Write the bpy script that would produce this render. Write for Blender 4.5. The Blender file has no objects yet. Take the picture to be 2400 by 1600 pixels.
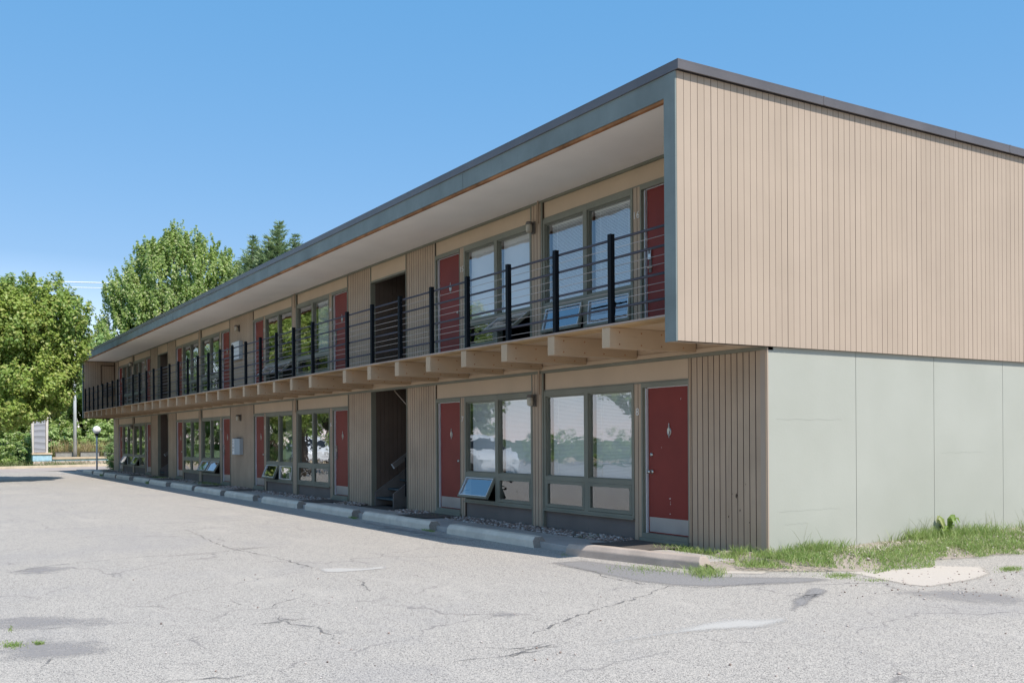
import bpy, bmesh, math, random
import numpy as np
from mathutils import Vector, Matrix, Quaternion, Euler
R = math.radians
random.seed(7); np.random.seed(7)
sc = bpy.context.scene
col = sc.collection

# ------------------------------------------------------------------ camera, sky, sun, exposure
YAW, ROLL, F = 1.0146, -0.006, 2301.67
CAMP = Vector((8.4734, -8.8925, 1.3341)); PX, PY = 1202.2, 1027.57
FWD = Vector((-math.sin(YAW), math.cos(YAW), 0))
R0 = Vector((math.cos(YAW), math.sin(YAW), 0)); U0 = Vector((0, 0, 1))
RT = R0*math.cos(ROLL) + U0*math.sin(ROLL); UP = U0*math.cos(ROLL) - R0*math.sin(ROLL)
cd = bpy.data.cameras.new('camera'); cam = bpy.data.objects.new('camera', cd); col.objects.link(cam)
cd.sensor_width = 36; cd.lens = 36*F/2400
cd.shift_x = -(PX-1200)/2400; cd.shift_y = (PY-800)/2400
cd.clip_end = 2000; cd.clip_start = 0.05
cam.matrix_world = Matrix(((RT.x, UP.x, -FWD.x, CAMP.x), (RT.y, UP.y, -FWD.y, CAMP.y), (RT.z, UP.z, -FWD.z, CAMP.z), (0, 0, 0, 1)))
sc.camera = cam

SUN = Vector((.746, .104, 1.0)).normalized()
EL = math.asin(SUN.z); AZ = math.atan2(SUN.x, SUN.y)
w = bpy.data.worlds.new('World'); sc.world = w; w.use_nodes = True
nt = w.node_tree; sky = nt.nodes.new('ShaderNodeTexSky'); sky.sky_type = 'NISHITA'; sky.sun_disc = False
sky.sun_elevation = EL; sky.sun_rotation = AZ; sky.air_density = 1.0; sky.dust_density = 0.0; sky.ozone_density = 3.0; sky.altitude = 1200
bg = nt.nodes['Background']; ev = nt.nodes.new('ShaderNodeVectorMath'); ev.operation = 'MULTIPLY_ADD'      # clear late-summer air: flatter, bluer towards the horizon
ev.inputs[1].default_value = (.545, .343, .223); ev.inputs[2].default_value = (.14, 1.235, 2.76)
lu = nt.nodes.new('ShaderNodeVectorMath'); lu.operation = 'DOT_PRODUCT'; lu.inputs[1].default_value = (.3, .5, .2)      # extra brightness low down and round the sun, added to fill the shaded facade
l2 = nt.nodes.new('ShaderNodeMath'); l2.operation = 'SUBTRACT'; l2.inputs[1].default_value = 4.2; l2.use_clamp = False
l3 = nt.nodes.new('ShaderNodeMath'); l3.operation = 'MAXIMUM'; l3.inputs[1].default_value = 0
l4 = nt.nodes.new('ShaderNodeMath'); l4.operation = 'MINIMUM'; l4.inputs[1].default_value = 2.6
e3 = nt.nodes.new('ShaderNodeVectorMath'); e3.operation = 'MULTIPLY_ADD'; e3.inputs[1].default_value = (.80, .82, .82)
nt.links.new(sky.outputs[0], lu.inputs[0]); nt.links.new(lu.outputs['Value'], l2.inputs[0]); nt.links.new(l2.outputs[0], l3.inputs[0]); nt.links.new(l3.outputs[0], l4.inputs[0]); nt.links.new(l4.outputs[0], e3.inputs[0])
nt.links.new(sky.outputs[0], ev.inputs[0]); nt.links.new(ev.outputs[0], e3.inputs[2])
z1 = nt.nodes.new('ShaderNodeMath'); z1.operation = 'SUBTRACT'; z1.inputs[0].default_value = 1.85; z1.use_clamp = False      # less saturated overhead, added to warm the light in the shade
z2 = nt.nodes.new('ShaderNodeMath'); z2.operation = 'MAXIMUM'; z2.inputs[1].default_value = 0
e4 = nt.nodes.new('ShaderNodeVectorMath'); e4.operation = 'MULTIPLY_ADD'; e4.inputs[1].default_value = (1.35, .75, 0)
nt.links.new(lu.outputs['Value'], z1.inputs[1]); nt.links.new(z1.outputs[0], z2.inputs[0]); nt.links.new(z2.outputs[0], e4.inputs[0]); nt.links.new(e3.outputs[0], e4.inputs[2]); nt.links.new(e4.outputs[0], bg.inputs[0]); bg.inputs[1].default_value = 0.14
sd = bpy.data.lights.new('sun', 'SUN'); sd.energy = 3.45; sd.angle = R(0.5); sd.color = (1, .945, .87)
so = bpy.data.objects.new('sun', sd); col.objects.link(so); so.rotation_euler = (-SUN).to_track_quat('-Z', 'Y').to_euler(); so.location = (10, 5, 20)
sc.view_settings.view_transform = 'Standard'; sc.view_settings.look = 'None'
sc.view_settings.exposure = 0.66; sc.view_settings.gamma = 1
sc.render.engine = 'CYCLES'
sc.cycles.max_bounces = 8; sc.cycles.diffuse_bounces = 6; sc.cycles.transparent_max_bounces = 12
sc.cycles.caustics_reflective = False; sc.cycles.caustics_refractive = False

GZ = -0.20            # level of the parking lot
def ray(u, v):        # direction through a pixel of the 2400 px wide photograph, used to survey the site
    return (FWD*F + RT*(u-PX) - UP*(v-PY))
def at(u, v, z=GZ):
    d = ray(u, v); t = (z-CAMP.z)/d.z; return CAMP + d*t
def atx(u, v, x):
    d = ray(u, v); t = (x-CAMP.x)/d.x; return CAMP + d*t
def aty(u, v, y):
    d = ray(u, v); t = (y-CAMP.y)/d.y; return CAMP + d*t

# ------------------------------------------------------------------ materials
def lin(c): return tuple(((x/255)/12.92 if x/255 <= .04045 else ((x/255+.055)/1.055)**2.4) for x in c)
class N:
    def __init__(s, name):
        s.m = bpy.data.materials.new(name); s.m.use_nodes = True; s.t = s.m.node_tree
        s.b = s.t.nodes['Principled BSDF']; s.out = s.t.nodes['Material Output']
    def n(s, t, **k):
        x = s.t.nodes.new(t)
        for a, v in k.items():
            if a.startswith('i_'): x.inputs[a[2:].replace('_', ' ')].default_value = v
            else: setattr(x, a, v)
        return x
    def l(s, a, b): s.t.links.new(a, b)
    def coord(s, scale=(1, 1, 1)):
        g = s.n('ShaderNodeNewGeometry'); mp = s.n('ShaderNodeMapping'); mp.inputs['Scale'].default_value = scale
        s.l(g.outputs['Position'], mp.inputs['Vector']); return mp.outputs[0]
    def noise(s, vec, scale, detail=4, rough=.55, dist=0):
        x = s.n('ShaderNodeTexNoise'); x.inputs['Scale'].default_value = scale; x.inputs['Detail'].default_value = detail
        x.inputs['Roughness'].default_value = rough; x.inputs['Distortion'].default_value = dist
        if vec is not None: s.l(vec, x.inputs['Vector'])
        return x.outputs['Fac']
    def ramp(s, fac, a, b, ca=(0, 0, 0, 1), cb=(1, 1, 1, 1)):
        x = s.n('ShaderNodeValToRGB'); e = x.color_ramp.elements; e[0].position = a; e[1].position = b; e[0].color = ca; e[1].color = cb
        s.l(fac, x.inputs[0]); return x.outputs[0]
    def mix(s, fac, a, b, mode='MIX'):
        x = s.n('ShaderNodeMix', data_type='RGBA', blend_type=mode)
        if isinstance(fac, (int, float)): x.inputs[0].default_value = fac
        else: s.l(fac, x.inputs[0])
        for i, c in ((6, a), (7, b)):
            if isinstance(c, (tuple, list)): x.inputs[i].default_value = (*c[:3], 1)
            else: s.l(c, x.inputs[i])
        return x.outputs[2]
    def bump(s, h, strength=.3, dist=.01, prev=None):
        x = s.n('ShaderNodeBump'); x.inputs['Strength'].default_value = strength; x.inputs['Distance'].default_value = dist
        s.l(h, x.inputs['Height'])
        if prev is not None: s.l(prev, x.inputs['Normal'])
        s.l(x.outputs[0], s.b.inputs['Normal']); return x.outputs[0]
    def base(s, c):
        if isinstance(c, (tuple, list)): s.b.inputs['Base Color'].default_value = (*c[:3], 1)
        else: s.l(c, s.b.inputs['Base Color'])

BOARDS = ('tan_painted_wood', 'weathered_tan_front_shade_lifted', 'brown_stairwell_siding')
def paint(name, c, rough=.6, var=.10, dirt=(.12, .10, .085), dirt_amt=.25, scale=1.0, grain=(1, 1, 1), bump=.15, metal=0, streak=False):
    k = N(name); v = k.coord()
    n1 = k.noise(v, 1.3*scale, 5); n2 = k.noise(k.coord(grain), 22*scale, 4)
    c2 = tuple(x*(1-var*1.6) for x in c); c1 = tuple(min(1, x*(1+var*.6)) for x in c)
    a = k.mix(k.ramp(n1, .3, .7), c2, c1)
    a = k.mix(k.ramp(n2, .62, .80), a, dirt) if dirt_amt > 0 else a
    if dirt_amt > 0:
        a2 = k.mix(dirt_amt, k.mix(k.ramp(n1, .3, .7), c2, c1), a)
    else: a2 = a
    if streak:
        st = k.noise(k.coord((9, 9, .35)), 1.6, 5)
        a2 = k.mix(k.ramp(st, .56, .82, (0, 0, 0, 1), (.4, .4, .4, 1)), a2, dirt)
    if name in BOARDS:
        g = k.n('ShaderNodeNewGeometry'); a2 = k.mix(1, a2, k.ramp(g.outputs['Random Per Island'], 0, 1, (.94, .937, .93, 1), (1, 1, 1, 1)), 'MULTIPLY')
    k.b.inputs['Specular IOR Level'].default_value = .25 if rough > .4 and metal < .1 else .5
    k.base(a2); k.b.inputs['Roughness'].default_value = rough; k.b.inputs['Metallic'].default_value = metal
    if bump: k.bump(n2, bump, .004)
    return k.m

M = {}
M['tan'] = paint('tan_painted_wood', (.44, .35, .275), .7, .05, (.26, .20, .15), .25, grain=(3, 3, .12), scale=.6)
M['tanfront'] = paint('weathered_tan_front_shade_lifted', (.49, .365, .26), .72, .09, (.13, .10, .075), .35, grain=(3, 3, .12), streak=True)  # tan lifted in the colour to offset shade on the front; streaks are dirt
M['header'] = paint('smooth_tan_header_shade_lifted', (.57, .43, .30), .65, .05, (.13, .10, .075), .12)  # tan raised further in the colour against shade under balcony and eaves
M['groove'] = paint('dirty_board_joint', (.085, .058, .042), .9, .2, dirt_amt=0)
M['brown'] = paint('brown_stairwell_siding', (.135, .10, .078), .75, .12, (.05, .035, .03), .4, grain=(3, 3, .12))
M['taupe'] = paint('taupe_flat_panel', (.20, .165, .145), .75, .10, (.16, .13, .11), .3, streak=True)
M['sage'] = paint('sage_green_trim', (.235, .23, .18), .55, .10, (.12, .12, .10), .3)
M['slate'] = paint('slate_fascia_paint', (.21, .245, .235), .6, .14, (.12, .14, .15), .5, grain=(.25, 1, 6), streak=True)
M['coping'] = paint('dark_metal_coping', (.145, .13, .13), .42, .12, (.25, .23, .22), .2, metal=.25)
M['rawwood'] = paint('bare_orange_wood', (.42, .19, .08), .8, .35, (.12, .06, .03), .8, scale=2)
M['pine'] = paint('bare_pine_board', (.50, .33, .17), .75, .25, (.4, .22, .09), .5, grain=(.2, 3, 1))
M['soffit'] = paint('off_white_soffit', (.90, .85, .79), .8, .03, (.62, .56, .50), .15)
M['beam'] = paint('tan_beam_paint', (.50, .365, .24), .65, .08, (.20, .13, .09), .4, grain=(1, .2, 3))  # tan raised in the colour to lift the shaded beams
M['deckedge'] = paint('deck_edge_paint', (.42, .33, .275), .7, .12, (.2, .16, .12), .5, grain=(.3, 1, 2))
M['red'] = paint('dark_red_door_paint', (.225, .034, .025), .5, .10, (.22, .07, .055), .3, grain=(2, 2, .5))
M['kick'] = paint('scuffed_aluminium', (.36, .355, .35), .4, .12, (.22, .21, .20), .6, metal=.5, grain=(4, 4, .8))
M['alum'] = paint('bright_aluminium', (.80, .82, .84), .35, .05, dirt_amt=0, metal=.3, bump=0)
M['silver'] = paint('satin_metal', (.50, .48, .45), .28, .05, dirt_amt=0, metal=.9, bump=0)
M['navy'] = paint('navy_black_steel', (.002, .004, .007), .7, .15, dirt_amt=0, bump=0)
M['railgrey'] = paint('slate_pipe_paint', (.07, .07, .088), .45, .12, (.25, .22, .2), .2, bump=0)
M['cable'] = paint('steel_cable', (.32, .30, .29), .4, .1, dirt_amt=0, metal=.5, bump=0)
M['white'] = paint('white_paint', (.78, .77, .74), .6, .05, dirt_amt=.1)
M['boxgrey'] = paint('grey_enamel', (.42, .47, .50), .5, .06, dirt_amt=.1)
M['black'] = paint('black_marking_and_gap_shade', (.03, .03, .03), .6, .1, dirt_amt=0)
M['number'] = paint('white_numeral', (.82, .80, .75), .5, .05, dirt_amt=0, bump=0)
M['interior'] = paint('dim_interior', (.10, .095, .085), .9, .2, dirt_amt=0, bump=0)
M['blind'] = paint('white_blind_slat', (.90, .90, .88), .5, .03, dirt_amt=0, bump=0)
M['curtain'] = paint('pale_curtain', (.55, .56, .56), .8, .08, dirt_amt=0, bump=0)
M['curtaingrey'] = paint('grey_curtain', (.22, .24, .27), .8, .08, dirt_amt=0, bump=0)
M['jar'] = paint('aged_jar_glass', (.55, .49, .38), .3, .2, (.3, .24, .16), .5, scale=6)
M['lampbase'] = paint('rusty_lamp_box', (.16, .14, .12), .6, .2, (.2, .1, .05), .5, scale=5)
M['stringer'] = paint('dark_stair_paint', (.17, .15, .135), .6, .15, (.3, .27, .24), .5, scale=2)
M['tread'] = paint('teal_stair_tread', (.05, .075, .085), .6, .15, dirt_amt=.2)
M['globe'] = paint('white_globe', (.88, .87, .86), .25, .03, dirt_amt=0, bump=0)
M['polegrey'] = paint('grey_painted_pole', (.55, .56, .58), .5, .12, (.7, .7, .7), .4, scale=4)
M['steelpole'] = paint('galvanised_pole', (.78, .80, .82), .45, .06, dirt_amt=.1, metal=.2)
M['bark'] = paint('grey_brown_bark', (.16, .125, .10), .9, .3, (.06, .045, .035), .7, grain=(4, 4, .6), scale=1.5, bump=.6)
M['tyre'] = paint('black_rubber', (.02, .02, .021), .8, .1, dirt_amt=0)
M['stonecap'] = paint('warm_stone_coping', (.62, .48, .34), .8, .12, (.4, .28, .18), .3, scale=2)
M['pillarstone'] = paint('pale_cast_stone', (.66, .60, .55), .75, .08, (.4, .35, .3), .25, scale=2)
M['wire'] = paint('bright_aluminium_wire', (.9, .9, .88), .35, .02, dirt_amt=0, bump=0)
M['carwhite'] = paint('white_car_paint', (.80, .80, .80), .2, .02, dirt_amt=0, bump=0)
M['carglass'] = paint('car_glass', (.02, .025, .03), .05, .1, dirt_amt=0, bump=0)
M['carblue'] = paint('silver_blue_car_paint', (.22, .26, .32), .22, .02, dirt_amt=0, bump=0)
M['rim'] = paint('alloy_rim', (.5, .5, .52), .3, .05, dirt_amt=0, metal=.8, bump=0)
M['lens'] = paint('lamp_lens', (.7, .7, .68), .15, .05, dirt_amt=0, bump=0)
M['fencepanel'] = paint('woven_grey_screen', (.42, .41, .38), .7, .15, (.18, .17, .15), .6, scale=3)
M['fenceframe'] = paint('brown_screen_frame', (.10, .085, .075), .6, .1, dirt_amt=0)

def glass(name, f0=.2, wob=.0022, tint=(.95, .97, .97), scale=2.2):
    k = N(name); k.t.nodes.remove(k.b)
    n1 = k.noise(k.coord((1, 1, 2.2)), scale, 2, .4, .5)
    bp = k.n('ShaderNodeBump'); bp.inputs['Strength'].default_value = 1; bp.inputs['Distance'].default_value = wob; k.l(n1, bp.inputs['Height'])
    gl = k.n('ShaderNodeBsdfGlossy'); gl.inputs['Roughness'].default_value = .015; gl.inputs['Color'].default_value = (.94, .97, 1, 1); k.l(bp.outputs[0], gl.inputs['Normal'])
    tr = k.n('ShaderNodeBsdfTransparent'); tr.inputs['Color'].default_value = (*tint, 1)
    ge = k.n('ShaderNodeNewGeometry'); dt = k.n('ShaderNodeVectorMath', operation='DOT_PRODUCT'); k.l(ge.outputs['Incoming'], dt.inputs[0]); k.l(ge.outputs['Normal'], dt.inputs[1])
    ab = k.n('ShaderNodeMath', operation='ABSOLUTE'); k.l(dt.outputs['Value'], ab.inputs[0]); om = k.n('ShaderNodeMath', operation='SUBTRACT', use_clamp=True); om.inputs[0].default_value = 1; k.l(ab.outputs[0], om.inputs[1])
    pw = k.n('ShaderNodeMath', operation='POWER'); k.l(om.outputs[0], pw.inputs[0]); pw.inputs[1].default_value = 5
    fr = k.n('ShaderNodeMath', operation='MULTIPLY_ADD'); k.l(pw.outputs[0], fr.inputs[0]); fr.inputs[1].default_value = 1-f0; fr.inputs[2].default_value = f0
    mx = k.n('ShaderNodeMixShader'); k.l(fr.outputs[0], mx.inputs[0]); k.l(tr.outputs[0], mx.inputs[1]); k.l(gl.outputs[0], mx.inputs[2]); k.l(mx.outputs[0], k.out.inputs[0])
    return k.m
M['glass'] = glass('window_glass', .20, .0012); M['darkglass'] = glass('reflecting_window_glass', .42)
M['sashglass'] = glass('sash_glass', .32, .0006); M['ventglass'] = glass('wavy_vent_glass', .24, .0045)

def leafmat(name, c1, c2, c3, trans=.35):
    k = N(name); k.t.nodes.remove(k.b)
    g = k.n('ShaderNodeNewGeometry'); rnd = g.outputs['Random Per Island']
    n1 = k.noise(k.coord(), .55, 3); 
    a = k.mix(k.ramp(n1, .35, .65), c1, c2); a = k.mix(k.ramp(rnd, .55, 1.0), a, c3)
    df = k.n('ShaderNodeBsdfPrincipled'); k.l(a, df.inputs['Base Color']); df.inputs['Roughness'].default_value = .5
    tl = k.n('ShaderNodeBsdfTranslucent'); b = k.mix(.5, a, tuple(min(1, x*1.8) for x in c2)); k.l(b, tl.inputs['Color'])
    mx = k.n('ShaderNodeMixShader'); mx.inputs[0].default_value = trans
    k.l(df.outputs[0], mx.inputs[1]); k.l(tl.outputs[0], mx.inputs[2]); k.l(mx.outputs[0], k.out.inputs[0]); return k.m
M['leaf_maple'] = leafmat('yellow_green_maple_leaf', (.16, .275, .055), (.31, .40, .08), (.50, .50, .17))
M['leaf_pear'] = leafmat('mid_green_leaf', (.18, .29, .07), (.32, .43, .11), (.62, .63, .34))
M['leaf_dark'] = leafmat('dark_green_leaf', (.12, .21, .06), (.21, .32, .10), (.36, .44, .19), .25)
M['leaf_pale'] = leafmat('pale_green_leaf', (.24, .37, .13), (.37, .49, .18), (.52, .60, .28))
M['needle'] = leafmat('spruce_needle', (.13, .21, .10), (.23, .32, .14), (.38, .45, .22), .15)
M['grass'] = leafmat('bright_weed_grass', (.16, .26, .06), (.26, .36, .10), (.42, .44, .20), .35)
M['grassdry'] = leafmat('seeding_grass_plume', (.42, .32, .16), (.52, .42, .24), (.60, .50, .30), .3)
M['verge'] = leafmat('verge_grass', (.13, .17, .05), (.22, .24, .09), (.36, .33, .18), .3)

def asphalt():
    k = N('weathered_asphalt'); v = k.coord()
    vo = k.n('ShaderNodeTexVoronoi'); vo.inputs['Scale'].default_value = 150; k.l(v, vo.inputs['Vector'])
    hs = k.n('ShaderNodeSeparateColor'); k.l(vo.outputs['Color'], hs.inputs[0])
    stone = k.ramp(hs.outputs[0], .0, 1.0, (.20, .185, .17, 1), (.65, .59, .52, 1))
    e = stone.node.color_ramp.elements.new(.45); e.color = (.465, .425, .38, 1)
    e = stone.node.color_ramp.elements.new(.08); e.color = (.12, .11, .105, 1)
    fine = k.noise(v, 260, 2); a = k.mix(k.ramp(fine, .25, .75), k.mix(.35, stone, (.20, .185, .17)), stone)
    big = k.noise(v, .42, 6, .6); a = k.mix(k.ramp(big, .52, .74, (0, 0, 0, 1), (.42, .42, .42, 1)), a, (.29, .275, .275))
    big2 = k.noise(k.coord((.5, 1.4, 1)), 1.1, 6, .65); a = k.mix(k.ramp(big2, .56, .8, (0, 0, 0, 1), (.45, .45, .45, 1)), a, (.56, .51, .45))
    # tyre-worn streaks
    st = k.noise(k.coord((.12, 1.6, 1)), 1.5, 5, .7); a = k.mix(k.ramp(st, .58, .78, (0, 0, 0, 1), (.35, .35, .35, 1)), a, (.27, .255, .25))
    # hairline cracks in patches
    dn = k.n('ShaderNodeTexNoise'); dn.inputs['Scale'].default_value = 1.6; dn.inputs['Detail'].default_value = 5; k.l(v, dn.inputs['Vector'])
    ad = k.n('ShaderNodeVectorMath', operation='MULTIPLY_ADD'); ad.inputs[1].default_value = (.9, .9, 0); k.l(dn.outputs['Color'], ad.inputs[0]); k.l(v, ad.inputs[2])
    cr = k.n('ShaderNodeTexVoronoi', feature='DISTANCE_TO_EDGE'); cr.inputs['Scale'].default_value = .42; k.l(ad.outputs[0], cr.inputs['Vector'])
    line = k.ramp(cr.outputs['Distance'], .001, .007, (1, 1, 1, 1), (0, 0, 0, 1))
    msk = k.ramp(k.noise(v, .8, 4), .47, .57); lm = k.mix(1, line, msk, 'MULTIPLY')
    a = k.mix(k.mix(.25, lm, (0, 0, 0)), a, (.17, .155, .15))
    k.base(a); k.b.inputs['Roughness'].default_value = .93
    k.bump(vo.outputs['Distance'], .5, .006); return k.m
M['asphalt'] = asphalt()
def concrete(name, c, speck=.2, stain=.4, ps=120):
    k = N(name); v = k.coord(); n1 = k.noise(v, 2.2, 6, .65); n2 = k.noise(v, ps, 3)
    a = k.mix(k.ramp(n1, .3, .75), tuple(x*.80 for x in c), tuple(x*1.1 for x in c)); a = k.mix(k.ramp(n2, .55, .8, (0, 0, 0, 1), (speck*3,)*3+(1,)), a, tuple(x*.45 for x in c))
    n3 = k.noise(v, 6, 6, .7); a = k.mix(k.ramp(n3, .58, .75, (0, 0, 0, 1), (stain,)*3+(1,)), a, tuple(x*.6 for x in c))
    k.base(a); k.b.inputs['Roughness'].default_value = .9; k.bump(n2, .4, .004); return k.m
M['bumper'] = concrete('painted_grey_concrete', (.72, .63, .52), .12, .35)
M['bumperend'] = concrete('exposed_aggregate_end', (.32, .28, .24), .35, .5, 60)
M['curbconc'] = concrete('pinkish_weathered_concrete', (.46, .38, .32), .25, .5)
M['walk'] = concrete('sidewalk_concrete', (.45, .41, .375), .15, .5)
M['roadconc'] = concrete('pinkish_road_concrete', (.42, .36, .33), .15, .4)
M['kerbyellow'] = concrete('cream_kerb', (.62, .52, .38), .1, .3)
M['soil'] = concrete('dark_gritty_soil', (.12, .10, .085), .3, .6, 70)
M['dirt'] = concrete('brown_dirt', (.38, .32, .27), .3, .6, 70)
M['sagewall'] = None; M['crackline'] = paint('stained_hairline', (.26, .265, .22), .8, .1, dirt_amt=0, bump=0)
M['stain'] = None
def sagewall():
    k = N('pale_sage_cement_panel'); v = k.coord(); n1 = k.noise(v, .9, 5); n2 = k.noise(v, 30, 5, .6)
    a = k.mix(k.ramp(n1, .3, .7), (.36, .365, .315), (.395, .40, .35)); n3 = k.noise(k.coord((1, 1, 6)), 1.7, 6, .7)
    a = k.mix(k.ramp(n3, .66, .74, (0, 0, 0, 1), (.3,)*3+(1,)), a, (.31, .315, .27)); k.base(a); k.b.inputs['Roughness'].default_value = .7
    k.bump(n2, .25, .005); return k.m
M['sagewall'] = sagewall()
M['grassland'] = None
def field():
    k = N('mown_grass_ground'); v = k.coord(); a = k.mix(k.ramp(k.noise(v, .5, 6), .3, .7), (.07, .12, .03), (.14, .17, .06)); a = k.mix(k.ramp(k.noise(v, 14, 4), .4, .7), a, (.05, .08, .02)); k.base(a); k.b.inputs['Roughness'].default_value = .95; return k.m
M['grassland'] = field()
def speckle(name, c1, c2, sc_, soft, amt, top=1.0, fade=True):   # a thin worn film on the lot: thins out towards the sheet's own edge (vertex attribute 'cover') and where its noise says
    k = N(name); v = k.coord(); a = k.mix(k.ramp(k.noise(v, 60, 4), .3, .7), c1, c2); k.base(a); k.b.inputs['Roughness'].default_value = .9
    nz_ = k.noise(v, sc_, 7, .72)
    if fade:
        at_ = k.n('ShaderNodeAttribute', attribute_name='cover'); ad = k.n('ShaderNodeMath', operation='MULTIPLY_ADD'); k.l(at_.outputs['Fac'], ad.inputs[0]); ad.inputs[1].default_value = .62; k.l(nz_, ad.inputs[2])
        sb = k.n('ShaderNodeMath', operation='SUBTRACT'); k.l(ad.outputs[0], sb.inputs[0]); sb.inputs[1].default_value = .34; nz_ = sb.outputs[0]
    tr = k.n('ShaderNodeBsdfTransparent'); mx = k.n('ShaderNodeMixShader')
    k.l(k.ramp(nz_, .5-amt, .5-amt+soft, (0, 0, 0, 1), (top, top, top, 1)), mx.inputs[0]); k.l(tr.outputs[0], mx.inputs[1]); k.l(k.b.outputs[0], mx.inputs[2]); k.l(mx.outputs[0], k.out.inputs[0]); return k.m
M['wornwhite'] = speckle('worn_white_paint', (.50, .475, .44), (.57, .54, .505), 75, .28, .09, .85)
M['tar'] = speckle('tar_crack_fill', (.12, .115, .11), (.19, .18, .175), 14, .2, .10, .8, False)
M['oil'] = speckle('old_oil_and_damp_stain', (.27, .255, .255), (.36, .34, .33), 3.5, .35, .04, .55)
M['newasphalt'] = speckle('darker_asphalt_repair', (.20, .19, .19), (.36, .34, .325), 75, .28, .12, .85)
M['slab'] = speckle('pale_pink_concrete_worn', (.47, .415, .36), (.55, .49, .43), 30, .14, .10, 1.0)
def pebble():
    k = N('river_pebble'); g = k.n('ShaderNodeNewGeometry'); x = k.ramp(g.outputs['Random Per Island'], 0, 1, (.16, .12, .10, 1), (.62, .56, .52, 1)); e = x.node.color_ramp.elements.new(.6); e.color = (.36, .27, .23, 1)
    k.base(x); k.b.inputs['Roughness'].default_value = .75; return k.m
M['pebble'] = pebble()
def pebblep():
    k = N('pale_pebble'); g = k.n('ShaderNodeNewGeometry'); x = k.ramp(g.outputs['Random Per Island'], 0, 1, (.22, .17, .14, 1), (.55, .48, .42, 1)); k.base(x); k.b.inputs['Roughness'].default_value = .75; return k.m
M['pebblepale'] = pebblep()
def mosaic(name, c1, c2, mortar, scale, w=.5, h=.25):
    k = N(name); g = k.n('ShaderNodeNewGeometry'); sp = k.n('ShaderNodeSeparateXYZ'); k.l(g.outputs['Position'], sp.inputs[0])
    cb = k.n('ShaderNodeCombineXYZ'); k.l(sp.outputs['Y'], cb.inputs[0]); k.l(sp.outputs['Z'], cb.inputs[1])
    br = k.n('ShaderNodeTexBrick'); br.inputs['Scale'].default_value = scale; br.inputs['Brick Width'].default_value = w; br.inputs['Row Height'].default_value = h
    br.inputs['Mortar Size'].default_value = .012; br.inputs['Color1'].default_value = (*c1, 1); br.inputs['Color2'].default_value = (*c2, 1); br.inputs['Mortar'].default_value = (*mortar, 1)
    k.l(cb.outputs[0], br.inputs['Vector']); a = k.mix(k.ramp(k.noise(k.coord(), 5, 4), .4, .7, (0, 0, 0, 1), (.5,)*3+(1,)), br.outputs['Color'], tuple(min(1, x*1.35) for x in c2)); k.base(a); k.b.inputs['Roughness'].default_value = .6; return k.m
M['mosaic'] = mosaic('blue_mosaic_tile', (.22, .46, .62), (.42, .62, .72), (.5, .55, .58), 3.2, .3, .14)
M['stone'] = mosaic('coursed_sandstone', (.50, .39, .32), (.62, .50, .42), (.26, .19, .14), 1, .62, .17)
def ripple():
    k = N('rippled_grey_relief'); v = k.coord((1, 1, 1)); wv = k.n('ShaderNodeTexWave'); wv.wave_type = 'BANDS'; wv.bands_direction = 'Z'
    wv.inputs['Scale'].default_value = .85; wv.inputs['Distortion'].default_value = 6.5; wv.inputs['Detail'].default_value = 1.2; wv.inputs['Detail Scale'].default_value = .55; k.l(v, wv.inputs['Vector'])
    a = k.mix(k.ramp(wv.outputs['Fac'], .86, 1), (.30, .30, .33), (.40, .40, .43)); k.base(a); k.b.inputs['Roughness'].default_value = .5; k.bump(wv.outputs['Fac'], .6, .03); return k.m
M['relief'] = ripple()

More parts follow.
